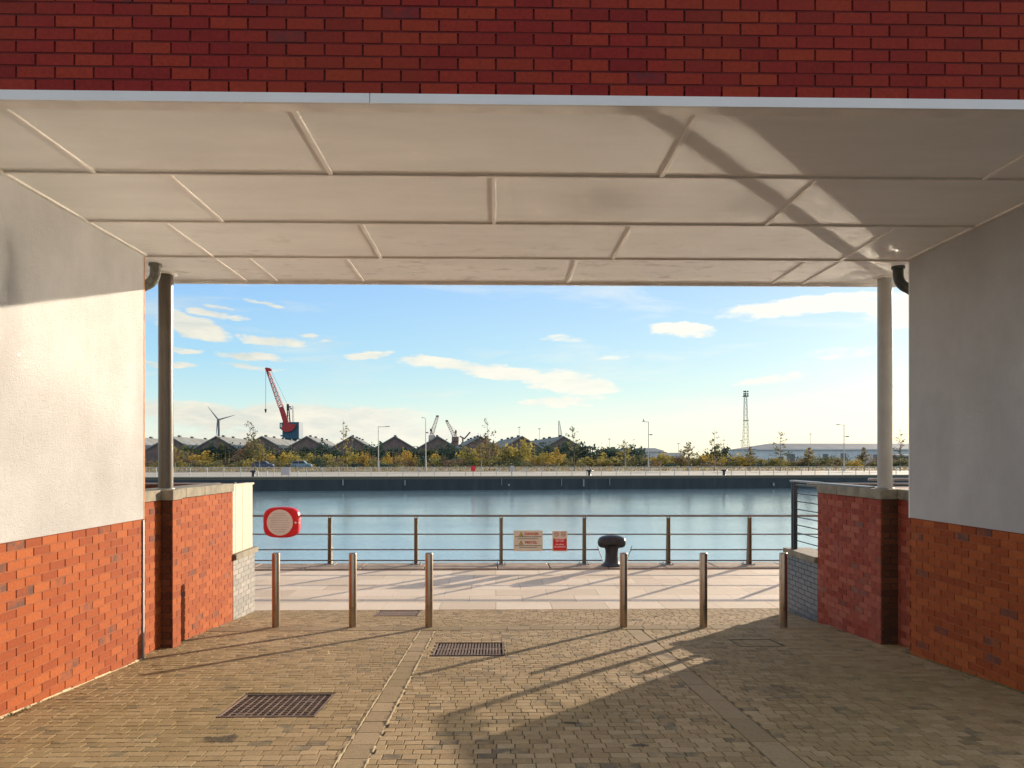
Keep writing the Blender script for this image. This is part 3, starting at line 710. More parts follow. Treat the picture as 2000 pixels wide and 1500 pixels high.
# railing panel on the right dwarf wall
rp = empty('railing_panel', (0, 0, 0), TH, 'dark steel railing panel with thin horizontal bars on the blue dwarf wall', 'railing')
for k, off in enumerate((0, .07)):
    mb = MB(); mb.box(4.50, 4.56, 11.52 + off, 11.548 + off, EYE - 1.373, ZC - .002); mb.build('post', M['dark_paint'], rp)
mb = MB(); mb.box(4.485, 4.575, 10.60, 11.65, ZC + .001, ZC + .028); bevel(mb.build('top_rail', M['galv'], rp), .008, 2)
mb = MB(); mb.box(4.512, 4.548, 10.59, 11.518, ZC - .055, ZC - .03); mb.build('sub_rail', M['dark_paint'], rp)
for k in range(7):
    z = ZC - .17 - k * .118
    mb = MB(); mb.cyl((4.53, 10.588, z), (4.53, 11.52, z), .008, n=8); mb.build('bar', M['dark_paint'], rp)
mb = MB(); mb.box(4.53, 4.66, 10.53, 10.586, ZC - .06, ZC - .03); mb.build('bracket', M['dark_paint'], rp)
# the raised terraces beside the walls
tr = empty('terrace', (0, 0, 0), TH, 'dark red terrace parapet with light rails behind the right coping', 'terrace')
mb = MB(); mb.box(5.9, 13, 10.0, 12.25, -.3, ZC - .10); mb.build('parapet', M['terrace_red'], tr)
mb = MB(); mb.cyl((6.0, 12.25, ZC + .02), (13, 12.25, ZC + .02), .022, n=10); mb.build('rail', M['galv'], tr)
mb = MB(); mb.cyl((4.60, 11.25, ZC - .02), (13, 11.25, ZC - .02), .018, n=10); mb.build('rail', M['galv'], tr)
mb = MB()
mb.box(4.84, 12.9, PE, 9.99, -.3, .95); mb.build('floor', M['concrete'], tr)
for a in (6.4, 8.2, 10): 
    mb = MB(); mb.cyl((a, 12.24, ZC - .1), (a, 12.24, ZC + .02), .015, n=8); mb.build('rail_post', M['galv'], tr)
tl = empty('terrace', (0, 0, 0), TH, 'dark red terrace parapet behind the left coping by the sunlit brick wall', 'terrace')
mb = MB(); mb.box(-13, -4.2, 11.3, 11.75, -.3, ZC - .04); mb.build('parapet', M['terrace_red'], tl)
mb = MB(); mb.box(-13, -4.19, 11.28, 11.78, ZC - .039, ZC - .012); mb.build('coping', M['rust_iron'], tl)
mb = MB(); mb.box(-12.9, -4.12, PE, 11.29, -.3, .95); mb.build('floor', M['concrete'], tl)
mb = MB(); mb.cyl((-4.85, 11.4, ZC - .012), (-4.85, 11.4, ZC + .03), .022, n=10); mb.build('vent_cap', M['trim'], tl)

# ------------------------------------------------------------------ steel bollards
def bollard_proto():
    r = empty('bollard', (0, 0, 0))
    mb = MB(); mb.lathe([(0.0001, 1.005), (.040, 1.004), (.049, .998), (.052, .988), (.052, 0)], 32); mb.build('post', M['steel'], r, fix=True)
    mb = MB(); mb.lathe([(.052, .006), (.064, .005), (.066, -.01)], 24); mb.build('ground_collar', M['joint'], r)
    return r
bol = None
labs = ['steel bollard nearest the dwarf wall with the board panel', 'steel bollard in the middle of the left three', 'steel bollard beside the striped drain at the channel head',
        'steel bollard standing just in front of the black mooring post', 'steel bollard in the middle of the right three', 'shaded steel bollard against the shade toned dwarf wall']
for x, lb in zip((539, 689, 838, 1218, 1374, 1530), labs):
    o = bollard_proto() if bol is None else copy_tree(bol)
    if bol is None: bol = o
    X = (x - 1000) / F * 10.2
    o.location = (X, 10.2, gz(10.2) - .004); tag(o, lb, 'bollard', 'steel bollards across the passage')

# ------------------------------------------------------------------ drain covers
def drain(a, p, wa, wp, kind, label):
    r = empty('drain_cover', (0, 0, 0), TH, label, 'drain cover')
    z = lambda q: gz(q) - .001
    def sb(mb, a0, a1, p0, p1, top, th):
        vs = [(a0, p0, z(p0) + top - th), (a1, p0, z(p0) + top - th), (a1, p1, z(p1) + top - th), (a0, p1, z(p1) + top - th), (a0, p0, z(p0) + top), (a1, p0, z(p0) + top), (a1, p1, z(p1) + top), (a0, p1, z(p1) + top)]
        mb.add(vs, [(0, 3, 2, 1), (4, 5, 6, 7), (0, 1, 5, 4), (1, 2, 6, 5), (2, 3, 7, 6), (3, 0, 4, 7)])
    f = .016; mb = MB()
    sb(mb, a, a + wa, p, p + f, .001, .06); sb(mb, a, a + wa, p + wp - f, p + wp, .001, .06); sb(mb, a, a + f, p + f, p + wp - f, .001, .06); sb(mb, a + wa - f, a + wa, p + f, p + wp - f, .001, .06)
    mb.build('frame', M['rust_iron'], r)
    mb = MB(); sb(mb, a + f, a + wa - f, p + f, p + wp - f, -.034, .004); mb.build('pit', M['pit'], r)
    mb = MB()
    if kind == 'grid':
        n = 13
        for i in range(1, n):
            t = a + f + (wa - 2 * f) * i / n; sb(mb, t - .006, t + .006, p + f, p + wp - f, -.008, .022)
            t = p + f + (wp - 2 * f) * i / n; sb(mb, a + f, a + wa - f, t - .006, t + .006, -.0085, .02)
        for i, j in ((9, 9), (10, 9), (10, 10), (2, 2), (1, 2), (3, 2), (2, 1)):
            sb(mb, a + wa * i / n, a + wa * (i + .9) / n, p + wp * j / n, p + wp * (j + .9) / n, -.012, .012)
    else:
        n = 22
        for i in range(1, n):
            t = a + f + (wa - 2 * f) * i / n; w = .009
            sb(mb, t - w, t + w, p + f, p + wp * (.49 if kind == 'slots' else 1) - (0 if kind == 'slots' else f), -.006, .02)
            if kind == 'slots': sb(mb, t - w, t + w, p + wp * .51, p + wp - f, -.006, .02)
        sb(mb, a + f, a + wa - f, p + wp * .47, p + wp * .53, -.0055, .02)
    mb.build('grate', M['rust_iron'], r); return r
DL = ['large rusty square grid drain nearest the camera', 'slotted iron drain in the middle of the paving by the channel', 'far slotted drain at the edge of the pink quay slabs']
for (a, p, wa, wp), k, lb in zip(DRAINS, ('grid', 'slots', 'bars'), DL): drain(a, p, wa, wp, k, lb)
h = HOLES[3]; mc = empty('manhole_cover', (0, 0, 0), TH, 'paver filled manhole cover in the shade of the right wall', 'manhole cover')
mb = MB()
for b0 in ((h[0], h[2], h[1], h[1] + .015), (h[0], h[2], h[3] - .015, h[3]), (h[0], h[0] + .015, h[1] + .015, h[3] - .015), (h[2] - .015, h[2], h[1] + .015, h[3] - .015)):
    a0, a1, p0, p1 = b0
    mb.add([(a0, p0, gz(p0) - .05), (a1, p0, gz(p0) - .05), (a1, p1, gz(p1) - .05), (a0, p1, gz(p1) - .05), (a0, p0, gz(p0) + .001), (a1, p0, gz(p0) + .001), (a1, p1, gz(p1) + .001), (a0, p1, gz(p1) + .001)],
           [(4, 5, 6, 7), (0, 1, 5, 4), (1, 2, 6, 5), (2, 3, 7, 6), (3, 0, 4, 7)])
mb.build('frame', M['joint'], mc)
mb = MB()
for i in range(4):
    for j in range(4): slab_piece(mb, h[0] + .02 + i * .12, h[0] + .02 + i * .12 + .12, h[1] + .02 + j * .11, h[1] + .02 + j * .11 + .11, dz=-.004)
mb.build('infill', M['paver'], mc, fix=False)
mb = MB(); mb.face([(h[0], h[1], gz(h[1]) - .016), (h[2], h[1], gz(h[1]) - .016), (h[2], h[3], gz(h[3]) - .016), (h[0], h[3], gz(h[3]) - .016)]); mb.build('tray', M['joint'], mc)

# ------------------------------------------------------------------ quayside railing
FP = 17.02; HR = [1.115, .706, .364, .125]
qr = empty('quayside_railing', (0, FP, 0), 0.0, 'steel quayside railing with four rails and flared blade posts by the water', 'railing')
posts = [-4.04 - 1.86 * k for k in range(5, 0, -1)] + [-4.04, -2.128, -.239, 1.605, 3.47, 5.27] + [5.27 + 1.86 * k for k in range(1, 6)]
def post_mesh():
    mb = MB()
    prof = [(-.02, .03), (-.018, .55), (-.005, .95), (.0, 1.09), (.035, 1.09), (.06, .8), (.095, .45), (.125, .15), (.15, .03)]
    for x0 in (-.040, .022): mb.prism([(y, z) for y, z in prof], 'x', x0, x0 + .016)
    mb.box(-.022, .020, .02, .045, .05, 1.07)
    return mb
first = None
for X in posts:
    if first is None:
        o = post_mesh().build('post', M['post_steel'], qr); first = o
        mb = MB(); mb.box(-.11, .11, -.06, .22, .028, .044)
        for bx in (-.085, .085):
            for by in (-.035, .19): mb.cyl((bx, by, .044), (bx, by, .068), .012, n=8)
        mb.build('foot_plate', M['galv'], o)
    else: o = copy_tree(first)
    o.location = (X, 0, 0)
mo = 2.19
for i, z in enumerate(HR):
    r_ = .024 if i == 0 else .015
    segs = [(-13.5, 14.7)] if i < 2 else [(-13.5, 1.93 + (.06 if i == 3 else 0)), (2.62 - (.0 if i == 2 else .08), 14.7)]
    for s0, s1 in segs:
        mb = MB(); mb.cyl((s0, 0, z), (s1, 0, z), r_, n=12); mb.build('rail', M['rail_steel'], qr)
for (x0, x1, zt, zb) in ((1.90, 2.04, .43, .03), (2.66, 2.52, .45, .03)):
    mb = MB(); mb.cyl((x0, 0, zt), (x1, 0, zb), .008, n=8); mb.build('end_bar', M['rail_steel'], qr)

# black mooring bollard
mo_ = empty('mooring_bollard', (2.19, 16.86, .03), 0, 'black cast iron T shaped mooring bollard in the railing gap', 'mooring bollard')
mb = MB(); n = 32
prof = [(.235, 0), (.235, .025), (.185, .045), (.162, .08), (.148, .14), (.140, .24), (.143, .34), (.168, .41), (.20, .46)]
mb.lathe(prof, n); mb.build('stem', M['black_iron'], mo_)
mb = MB(); vs = []; rings = 14
for i in range(rings + 1):
    t = math.pi * i / rings - math.pi / 2
    rr_ = math.cos(t) ** .36 if math.cos(t) > 1e-6 else 0.0; zz = math.sin(t)
    for k in range(n):
        a = 2 * math.pi * k / n; cx = math.copysign(abs(math.cos(a)) ** .75, math.cos(a)); sy = math.copysign(abs(math.sin(a)) ** .9, math.sin(a))
        drop = -.03 * abs(cx) ** 2.2 * rr_
        vs.append((.312 * rr_ * cx, .17 * rr_ * sy, .540 + .132 * zz + drop))
fs = [(i * n + k, i * n + (k + 1) % n, (i + 1) * n + (k + 1) % n, (i + 1) * n + k) for i in range(rings) for k in range(n)]
mb.sm = True; mb.add(vs, fs); mb.build('head', M['black_iron'], mo_)

# ------------------------------------------------------------------ writing
def text_mesh(body, size, mat, parent, loc, name='lettering', align='CENTER', bold=.0, ext=.0008):
    cu = bpy.data.curves.new('txt', 'FONT'); cu.body = body; cu.size = size; cu.align_x = align; cu.align_y = 'CENTER'; cu.extrude = ext; cu.offset = bold
    cu.resolution_u = 3
    t = bpy.data.objects.new('txt', cu); COL.objects.link(t)
    dg = bpy.context.evaluated_depsgraph_get(); me = bpy.data.meshes.new_from_object(t.evaluated_get(dg))
    bpy.data.objects.remove(t); me.materials.clear(); me.materials.append(mat); me.name = name
    o = bpy.data.objects.new(name, me); COL.objects.link(o); o.parent = parent; o.location = loc; o.rotation_euler = (R(90), 0, 0)
    return o

def rules(parent, mat, rows, y):
    """rows of faint small print as short bars: (x0, x1, z, h)"""
    rg = random.Random(4)
    for x0, x1, z, h in rows:
        mb = MB(); x = x0
        while x < x1:
            w = min(rg.uniform(.012, .04), x1 - x); mb.box(x, x + w, y - .001, y, z - h / 2, z + h / 2); x += w + .006
        mb.build('text_line', mat, parent)

# danger sign
def px(x): return (x - 1000) / F * 16.97
def pz(y): return EYE - (y - 895) / F * 16.97
sg = empty('danger_sign', ((px(1003) + px(1060)) / 2, 16.98, (pz(1036) + pz(1076.5)) / 2), 0, 'beige danger sign with two yellow warning triangles on the railing', 'sign')
hw = (px(1060) - px(1003)) / 2; hh = (pz(1036) - pz(1076.5)) / 2
mb = MB(); mb.box(-hw, hw, -.003, .003, -hh, hh); bevel(mb.build('plate', M['sign_face'], sg), .001, 1)
text_mesh('DANGER', .078, M['ink_red'], sg, (.075, -.0045, .150), bold=.0025)
text_mesh('PERYGL', .078, M['ink_red'], sg, (.065, -.0045, -.040), bold=.0025)
for zc in (.148, -.040):
    mb = MB(); mb.prism([(-.205, -.045 + zc), (-.105, -.045 + zc), (-.155, .048 + zc)], 'y', -.0045, -.003); t = mb.build('warning_triangle', M['ink_dark'], sg)
    mb = MB(); mb.prism([(-.190, -.037 + zc), (-.120, -.037 + zc), (-.155, .030 + zc)], 'y', -.0055, -.0045); mb.build('yellow_field', M['ink_yellow'], t)
    mb = MB(); mb.box(-.158, -.152, -.0065, -.0055, -.018 + zc, .014 + zc); mb.box(-.158, -.152, -.0065, -.0055, -.032 + zc, -.025 + zc); mb.build('mark', M['ink_dark'], t)
rules(sg, M['ink_dark'], [(-.29, .29, .088, .016), (-.22, .22, .045, .014), (-.29, .29, -.108, .015), (-.19, .20, -.145, .013)], -.003)
# prohibition sign
sg = empty('prohibition_sign', ((px(1079) + px(1108)) / 2, 16.98, (pz(1037) + pz(1077)) / 2), 0, 'small red and white no diving no swimming sign', 'sign')
hw = (px(1108) - px(1079)) / 2; hh = (pz(1037) - pz(1077)) / 2
mb = MB(); mb.box(-hw, hw, -.003, .003, -hh, hh); bevel(mb.build('plate', M['sign_face'], sg), .001, 1)
mb = MB(); pts = []
for cx, cz, a0 in ((hw - .035, hh - .185, 0), (-hw + .035, hh - .185, 90), (-hw + .035, -hh + .04, 180), (hw - .035, -hh + .04, 270)):
    for k in range(4): t = R(a0 + 30 * k); pts.append((cx + .02 * math.cos(t), cz + .02 * math.sin(t)))
mb.prism(pts, 'y', -.005, -.003); mb.build('red_panel', M['red_plastic'], sg)
for k, (tx, zz) in enumerate((('Dim plymio', .052), ('Dim nofio', .005), ('No diving', -.072), ('No swimming', -.125))):
    text_mesh(tx, .046, M['ink_white'], sg, (0, -.006, zz), bold=.001)
for i, cx in enumerate((-.075, .075)):
    mb = MB(); R0, R1 = .054, .043; nn_ = 24
    for k in range(nn_):
        a, b_ = 2 * math.pi * k / nn_, 2 * math.pi * (k + 1) / nn_
        mb.face([(cx + R1 * math.cos(a), -.0045, .155 + R1 * math.sin(a)), (cx + R0 * math.cos(a), -.0045, .155 + R0 * math.sin(a)), (cx + R0 * math.cos(b_), -.0045, .155 + R0 * math.sin(b_)), (cx + R1 * math.cos(b_), -.0045, .155 + R1 * math.sin(b_))])
    mb.face([(cx - .034, -.0052, .125 + .056), (cx - .026, -.0052, .131 + .056), (cx + .036, -.0052, .127), (cx + .028, -.0052, .121)])
    s_ = mb.build('prohibition_ring', M['ink_red'], sg)
    mb = MB()
    if i == 0: mb.prism([(cx - .03, .165), (cx - .012, .175), (cx + .02, .145), (cx + .012, .135)], 'y', -.0042, -.003)
    else:
        mb.prism([(cx - .028, .136), (cx, .162), (cx + .03, .140), (cx + .02, .134), (cx, .148), (cx - .02, .130)], 'y', -.0042, -.003)
    mb.lathe([(.0001, 0), (.009, 0)], 10, (cx + (.016 if i else -.022), -.0042, .172)) if False else None
    mb.prism([(cx + .018 + .008 * math.cos(2 * math.pi * k / 8), .172 + .008 * math.sin(2 * math.pi * k / 8)) for k in range(8)], 'y', -.0041, -.003)
    mb.build('pictogram', M['ink_dark'], sg)

# lifebuoy housing
lh = empty('lifebuoy_housing', (px(550.5), 16.95, pz(1020)), 0, 'red lifebuoy housing with a round cream label hung on the railing', 'lifebuoy housing')
def sq(w, h, n=48, e=4.2, bulge=.04):
    pts = []
    for k in range(n):
        t = 2 * math.pi * k / n; c, s_ = math.cos(t), math.sin(t)
        x = w * math.copysign(abs(c) ** (2 / e), c); z = h * math.copysign(abs(s_) ** (2 / e), s_)
        z += math.copysign(bulge, z) * (1 - (x / w) ** 2) if abs(s_) > .1 else 0
        pts.append((x, z))
    return pts
mb = MB(); rings = [(1.0, .10), (1.0, -.02), (.985, -.045), (.95, -.06), (.88, -.066)]
n = 48; base = sq(.395, .30); vs = []
for sc, y in rings: vs += [(x * sc, y, z * sc) for x, z in base]
fs = [(i * n + k, i * n + (k + 1) % n, (i + 1) * n + (k + 1) % n, (i + 1) * n + k) for i in range(len(rings) - 1) for k in range(n)]
mb.sm = True; mb.add(vs, fs); mb.sm = False; mb.face(vs[-n:]); mb.face(vs[:n][::-1]); mb.build('case', M['red_plastic'], lh)
cxl = -.018
mb = MB(); mb.prism([(cxl + .285 * math.cos(2 * math.pi * k / 48), .285 * math.sin(2 * math.pi * k / 48)) for k in range(48)], 'y', -.072, -.066); dsc = mb.build('label_disc', M['cream_label'], lh)
rows_ = []
for k in range(9):
    z = .20 - k * .05; hwid = math.sqrt(max(.0, .245 ** 2 - z * z)) * random.Random(k).uniform(.78, .97); rows_.append((cxl - hwid, cxl + hwid, z, .013))
rules(dsc, M['ink_faint'], rows_, -.072)
mb = MB(); mb.box(.31, .345, -.078, -.066, -.018, .016); mb.build('hasp', M['ink_white'], lh)
mb = MB(); mb.box(.385, .41, -.06, -.045, -.022, .014); mb.build('catch', M['ink_white'], lh)
mb = MB(); mb.cyl((-.2, .06, 0), (.2, .06, 0), .01, n=8); mb.box(-.22, -.16, .06, .12, -.25, .25); mb.box(.16, .22, .06, .12, -.25, .25); mb.build('bracket', M['galv'], lh)

# ------------------------------------------------------------------ litter
mb = MB(); rg = random.Random(77)
for k in range(330):
    if rg.random() < .55: a = AL + abs(rg.gauss(0, .5)) + .05; p = rg.uniform(4.8, 8.2)
    else: a = rg.uniform(-3.6, 4.3); p = rg.uniform(4.8, 12)
    s_ = rg.uniform(.005, .016); t = rg.uniform(0, 6.28); z = gz(p) + .003
    if in_hole(a - .03, p - .03, a + .03, p + .03): z -= .0
    mb.r = rg.random()
    mb.face([(a + s_ * math.cos(t), p + s_ * math.sin(t), z), (a + s_ * .6 * math.cos(t + 1.7), p + s_ * .6 * math.sin(t + 1.7), z + .006), (a - s_ * math.cos(t), p - s_ * math.sin(t), z + .001), (a + s_ * .5 * math.cos(t - 1.6), p + s_ * .5 * math.sin(t - 1.6), z + rg.uniform(0, .006))])
o = setting(mb.build('fallen_leaves', M['dry_leaf'], fix=False)); o['kind'] = 'stuff'; o['label'] = 'dry leaf fragments scattered over the block paving'; o['category'] = 'leaves'
mb = MB()
for (a, p, n_, sp) in [(AL + .04, 5.95, 60, .12), (AL + .03, 6.3, 25, .15), (4.43, 9.9, 50, .35), (-3.68, 9.6, 40, .4), (4.35, 7.2, 30, .5), (-1.1, 7.9, 8, .03), (2.35, 11.2, 14, .05), (-3.6, 10.6, 30, .3)]:
    for k in range(n_):
        x = a + rg.gauss(0, .018) ; q = p + rg.gauss(0, sp); s_ = rg.uniform(.008, .022); t = rg.uniform(0, 6.28); z = gz(q)
        mb.r = rg.random(); mb.face([(x, q, z), (x + s_ * math.cos(t), q + s_ * math.sin(t), z + s_ * rg.uniform(.2, 1.2)), (x + s_ * .7 * math.cos(t + .9), q + s_ * .7 * math.sin(t + .9), z + s_ * .5)])
o = setting(mb.build('moss_and_weeds', M['moss'], fix=False)); o['kind'] = 'stuff'; o['label'] = 'moss and small weeds along the wall feet'; o['category'] = 'weeds'

exec_far = True
# ================================================================== far side of the dock
def FX(x, D): return (x - 1000) / F * D
def FZ(y, D): return EYE + (895 - y) / F * D
FG = .10
# --- far railing: posts are parts
frl = empty('far_railing', (0, 100.5, FG), FROT, 'long pale post and rail fence along the far quay edge', 'railing')
pm = None
for k in range(-46, 50):
    if pm is None:
        mb = MB(); mb.box(-.04, .04, -.03, .03, 0, 1.12); pm = mb.build('post', M['far_rail'], frl); o = pm
    else: o = pm.copy(); COL.objects.link(o)
    o.location = (k * 2.02, .5, 0)
for z in (1.12, .62, .28):
    mb = MB(); mb.cyl((-94, .5, z), (100, .5, z), .032 if z > 1 else .012, n=6); mb.build('rail', M['far_rail'], frl)

# --- brick sheds with gables
D0, X0 = 215.0, FX(771, 215.0); c_, s_ = math.cos(FROT), math.sin(FROT)
def shed(i):
    L, H, HE, WD = 60.0, 0, 0, 12.0
    X = X0 + WD * i * c_; D = D0 + WD * i * s_
    return X, D
ords = ['first', 'second', 'third', 'fourth', 'fifth', 'sixth', 'seventh', 'eighth', 'ninth', 'tenth', 'eleventh']
rg = random.Random(2)
notes = {-6: 'brick gabled shed at the far left end of the row', -5: 'brick gabled shed just right of the dark column', -4: 'brick gabled shed in front of the wind turbine', -3: 'brick gabled shed behind the tall bare tree left of the red crane',
         -2: 'brick gabled shed just right of the red and blue crane', -1: 'brick gabled shed with a pale pipe on its gable', 0: 'brick gabled shed right of the right-armed street lamp', 1: 'brick gabled shed in front of the grey dock crane',
         2: 'brick gabled shed behind the tall tree near mid picture', 3: 'dark brick gabled shed second from the right end of the row', 4: 'brick gabled shed at the right end of the row'}
for i in range(-6, 5):
    X, D = shed(i); r = empty('brick_shed', (X, D, .3), FROT, notes[i], 'shed', 'row of gabled brick sheds across the dock')
    zr = FZ(851.5, D) - .3; ze = zr - 3.55; W2 = 6.0; L = 58
    mb = MB(); mb.add([(-W2, 0, 0), (W2, 0, 0), (W2, 0, ze), (0, 0, zr - .12), (-W2, 0, ze), (-W2, L, 0), (W2, L, 0), (W2, L, ze), (0, L, zr - .12), (-W2, L, ze)],
                      [(0, 1, 2, 3, 4), (5, 9, 8, 7, 6), (0, 4, 9, 5), (1, 6, 7, 2)]); mb.build('wall', M['shed_brick'], r, fix=True)
    mb = MB(); o_ = .35; t = .14
    for sx in (-1, 1):
        mb.add([(0, -o_, zr), (sx * (W2 - .01), -o_, ze + .02), (sx * (W2 - .01), L + o_, ze + .02), (0, L + o_, zr), (0, -o_, zr - t), (sx * (W2 - .01), -o_, ze - t + .02), (sx * (W2 - .01), L + o_, ze - t + .02), (0, L + o_, zr - t)],
               [(0, 1, 2, 3), (4, 7, 6, 5), (0, 4, 5, 1), (2, 6, 7, 3), (1, 5, 6, 2)])
    rf = mb.build('roof', M['shed_roof'], r)
    for sx in (-1, 1):
        mb = MB(); mb.add([(0, -o_ - .05, zr + .05), (sx * W2, -o_ - .05, ze + .07), (sx * W2, -o_ - .05, ze - .25), (0, -o_ - .05, zr - .27), (0, -o_, zr + .05), (sx * W2, -o_, ze + .07), (sx * W2, -o_, ze - .25), (0, -o_, zr - .27)],
                          [(0, 1, 2, 3), (0, 4, 5, 1), (2, 6, 7, 3), (1, 5, 6, 2)]); mb.build('verge_board', M['shed_trim'], rf)
    for k in range(4):
        y = 6 + k * 14 + rg.uniform(-2, 2); mb = MB(); mb.box(-.35, .35, y, y + 1.5, zr - .05, zr + .42); mb.build('ridge_vent', M['crane_dark'], rf)
    for k in range(3):   # lighter roof patches of newer sheeting
        y = 4 + k * 17 + rg.uniform(0, 6); mb = MB(); sx = rg.choice((-1, 1)); w0, w1 = 1.0, 4.6
        z_ = lambda w: zr - (zr - ze - .02) * w / W2 + .03
        mb.face([(sx * w0, y, z_(w0)), (sx * w1, y, z_(w1)), (sx * w1, y + 4, z_(w1)), (sx * w0, y + 4, z_(w0))]); mb.build('roof_light', M['grey_roof'] if k % 2 else M['shed_trim'], rf)
    if i == -1:
        mb = MB(); mb.cyl((.3, -.2, ze - 1), (.3, -.2, zr - .4), .12, n=8); mb.build('flue', M['galv'], r)

# --- pale industrial buildings on the right
def shed2(name, x0, x1, D, y_e, y_r, depth, wm, rm, label, hip=4.0, doors=(), rot=0.0):
    Xa, Xb = FX(x0, D), FX(x1, D); w = Xb - Xa; r = empty(name, (Xa, D, .3), rot, label, 'shed')
    ze = FZ(y_e, D) - .3; zr = FZ(y_r, D) - .3
    mb = MB(); mb.box(0, w, 0, depth, 0, ze); mb.build('wall', wm, r)
    mb = MB(); e = .4
    mb.add([(-e, -e, ze), (w + e, -e, ze), (w + e, depth + e, ze), (-e, depth + e, ze), (hip, depth / 2, zr), (w - hip * .4, depth / 2, zr)], [(0, 1, 5, 4), (1, 2, 5), (2, 3, 4, 5), (3, 0, 4), (0, 3, 2, 1)])
    mb.build('roof', rm, r)
    mb = MB(); mb.box(-.1, w + .1, -e - .05, -e + .1, ze - .35, ze + .05); mb.build('gutter', M['white_clad'], r)
    for (dx0, dx1, dh) in doors:
        mb = MB(); mb.box(dx0, dx1, -.06, .05, .0, dh); mb.build('door', M['grey_roof'], r)
    return r
shed2('long_shed', 1476, 1990, 232, 877.0, 864.5, 26, M['blue_clad'], M['grey_roof'], 'long pale blue clad shed with grey roof on the right', 9.0, [(9.5, 12, 3.4), (20.5, 22.2, 3.4), (26, 27.6, 3.6), (36, 38, 3.2)], 0.03)
shed2('white_shed', 1239, 1296, 262, 880.5, 874.5, 14, M['white_clad'], M['grey_roof'], 'white walled shed with dark roof behind the mid right street lamp', 3.0, (), .05)
shed2('low_shed', 1180, 1238, 275, 885, 876, 12, M['shed_brick'], M['shed_roof'], 'low brown roofed shed left of the white walled shed', 3.0)
shed2('small_shed', 1297, 1337, 285, 889, 884, 10, M['white_clad'], M['shed_roof'], 'small flat roofed shed right of the white walled shed', 1.0)
shed2('timber_store', 1750, 1830, 205, 889, 887.5, 6, M['shed_brick'], M['shed_brick'], 'dark timber store at the right edge below the long shed', 1.0)

# --- wind turbine
wt = empty('wind_turbine', (FX(427.5, 1500), 1500, .3), 0, 'grey three bladed wind turbine left of the red crane', 'wind turbine')
hz = FZ(820, 1500) - .3
mb = MB(); mb.cyl((0, 0, 0), (0, 0, hz), 3.4, 1.9, n=16); mb.build('tower', M['turbine'], wt)
mb = MB(); mb.box(-2.2, 2.2, -4, 7, hz - 1.8, hz + 2.2); bevel(mb.build('nacelle', M['turbine'], wt), .6, 2)
mb = MB(); mb.lathe([(.001, 3), (1.6, 2.4), (2.2, 1), (2.2, 0)], 16); hb = mb.build('hub', M['turbine'], wt, (0, -4, hz)); hb.rotation_euler = (R(90), 0, 0)
for (tx, ty) in ((-20, 26), (34, 9.5), (-3.5, -33)):
    d = Vector((tx, 0, ty)); L = d.length; d.normalize(); nrm = Vector((d.z, 0, -d.x))
    mb = MB(); st = [(0, 1.1, 1.1), (.12, 2.0, 1.2), (.3, 1.7, .7), (.65, 1.1, .4), (1, .35, .15)]
    vs = []
    for t, w, h in st:
        c = d * (L * t); vs += [c + nrm * w * .9 + Vector((0, -5, 0)), c + Vector((0, -5 - h * .6, 0)), c - nrm * w * .5 + Vector((0, -5, 0)), c + Vector((0, -5 + h * .6, 0))]
    fs = [(i * 4 + k, i * 4 + (k + 1) % 4, (i + 1) * 4 + (k + 1) % 4, (i + 1) * 4 + k) for i in range(len(st) - 1) for k in range(4)] + [tuple(range(len(vs) - 4, len(vs)))]
    mb.add(vs, fs); mb.build('blade', M['turbine'], wt, (0, 0, hz))

# --- lattice helper
def lattice(mb, p0, p1, w0, w1, n, r, depth=None, cross=True):
    p0 = Vector(p0); p1 = Vector(p1); d = (p1 - p0).normalized(); side = Vector((0, 1, 0)); up = d.cross(side).normalized()
    C = []
    for i in range(n + 1):
        t = i / n; c = p0.lerp(p1, t); w = w0 + (w1 - w0) * t
        C.append([c + up * w + side * w, c - up * w + side * w, c - up * w - side * w, c + up * w - side * w])
    for i in range(n):
        for k in range(4):
            mb.cyl(C[i][k], C[i + 1][k], r, n=4, cap=False)
            j = (k + 1) % 4
            if cross: mb.cyl(C[i][k] if i % 2 else C[i][j], C[i + 1][j] if i % 2 else C[i + 1][k], r * .6, n=4, cap=False)
            mb.cyl(C[i + 1][k], C[i + 1][j], r * .6, n=4, cap=False)

# --- big red and blue crane
CD = 400.0
def cx_(x): return FX(x, CD)
def cz_(y): return FZ(y, CD)
cr = empty('dock_crane', (0, 0, 0), 0, 'large dock crane with red lattice jib and blue machinery house', 'crane')
mb = MB(); mb.box(cx_(556), cx_(588), CD - 4, CD + 4, cz_(857), cz_(825)); mb.box(cx_(549), cx_(560), CD - 2.5, CD + 1, cz_(838), cz_(826)); mb.box(cx_(560), cx_(584), CD - 3, CD + 3, cz_(859), cz_(857)); mb.box(cx_(551), cx_(557), CD - 3, CD + 3, cz_(852.5), cz_(850))
hs = mb.build('machinery_house', M['crane_blue'], cr)
mb = MB(); mb.box(cx_(550.5), cx_(554), CD - 2.62, CD - 2.5, cz_(835), cz_(828)); mb.build('cab_window', M['lamp_glass'], hs)
mb = MB(); mb.cyl((cx_(572), CD, 0), (cx_(572), CD, cz_(858.5)), 2.6, 2.2, n=16); mb.build('pedestal', M['crane_blue'], cr)
mb = MB(); A = Vector((cx_(567), CD - 4.6, cz_(834)))
d1 = Vector((cx_(552), 0, cz_(795))) - Vector((cx_(567), 0, cz_(834))); 
pts = [(cx_(550), cz_(797)), (cx_(558), cz_(795)), (cx_(570.5), cz_(829)), (cx_(583), cz_(829.5)), (cx_(581.5), cz_(836)), (cx_(575), cz_(842)), (cx_(567), cz_(844.5)), (cx_(559), cz_(843)), (cx_(555), cz_(840)), (cx_(559.5), cz_(829))]
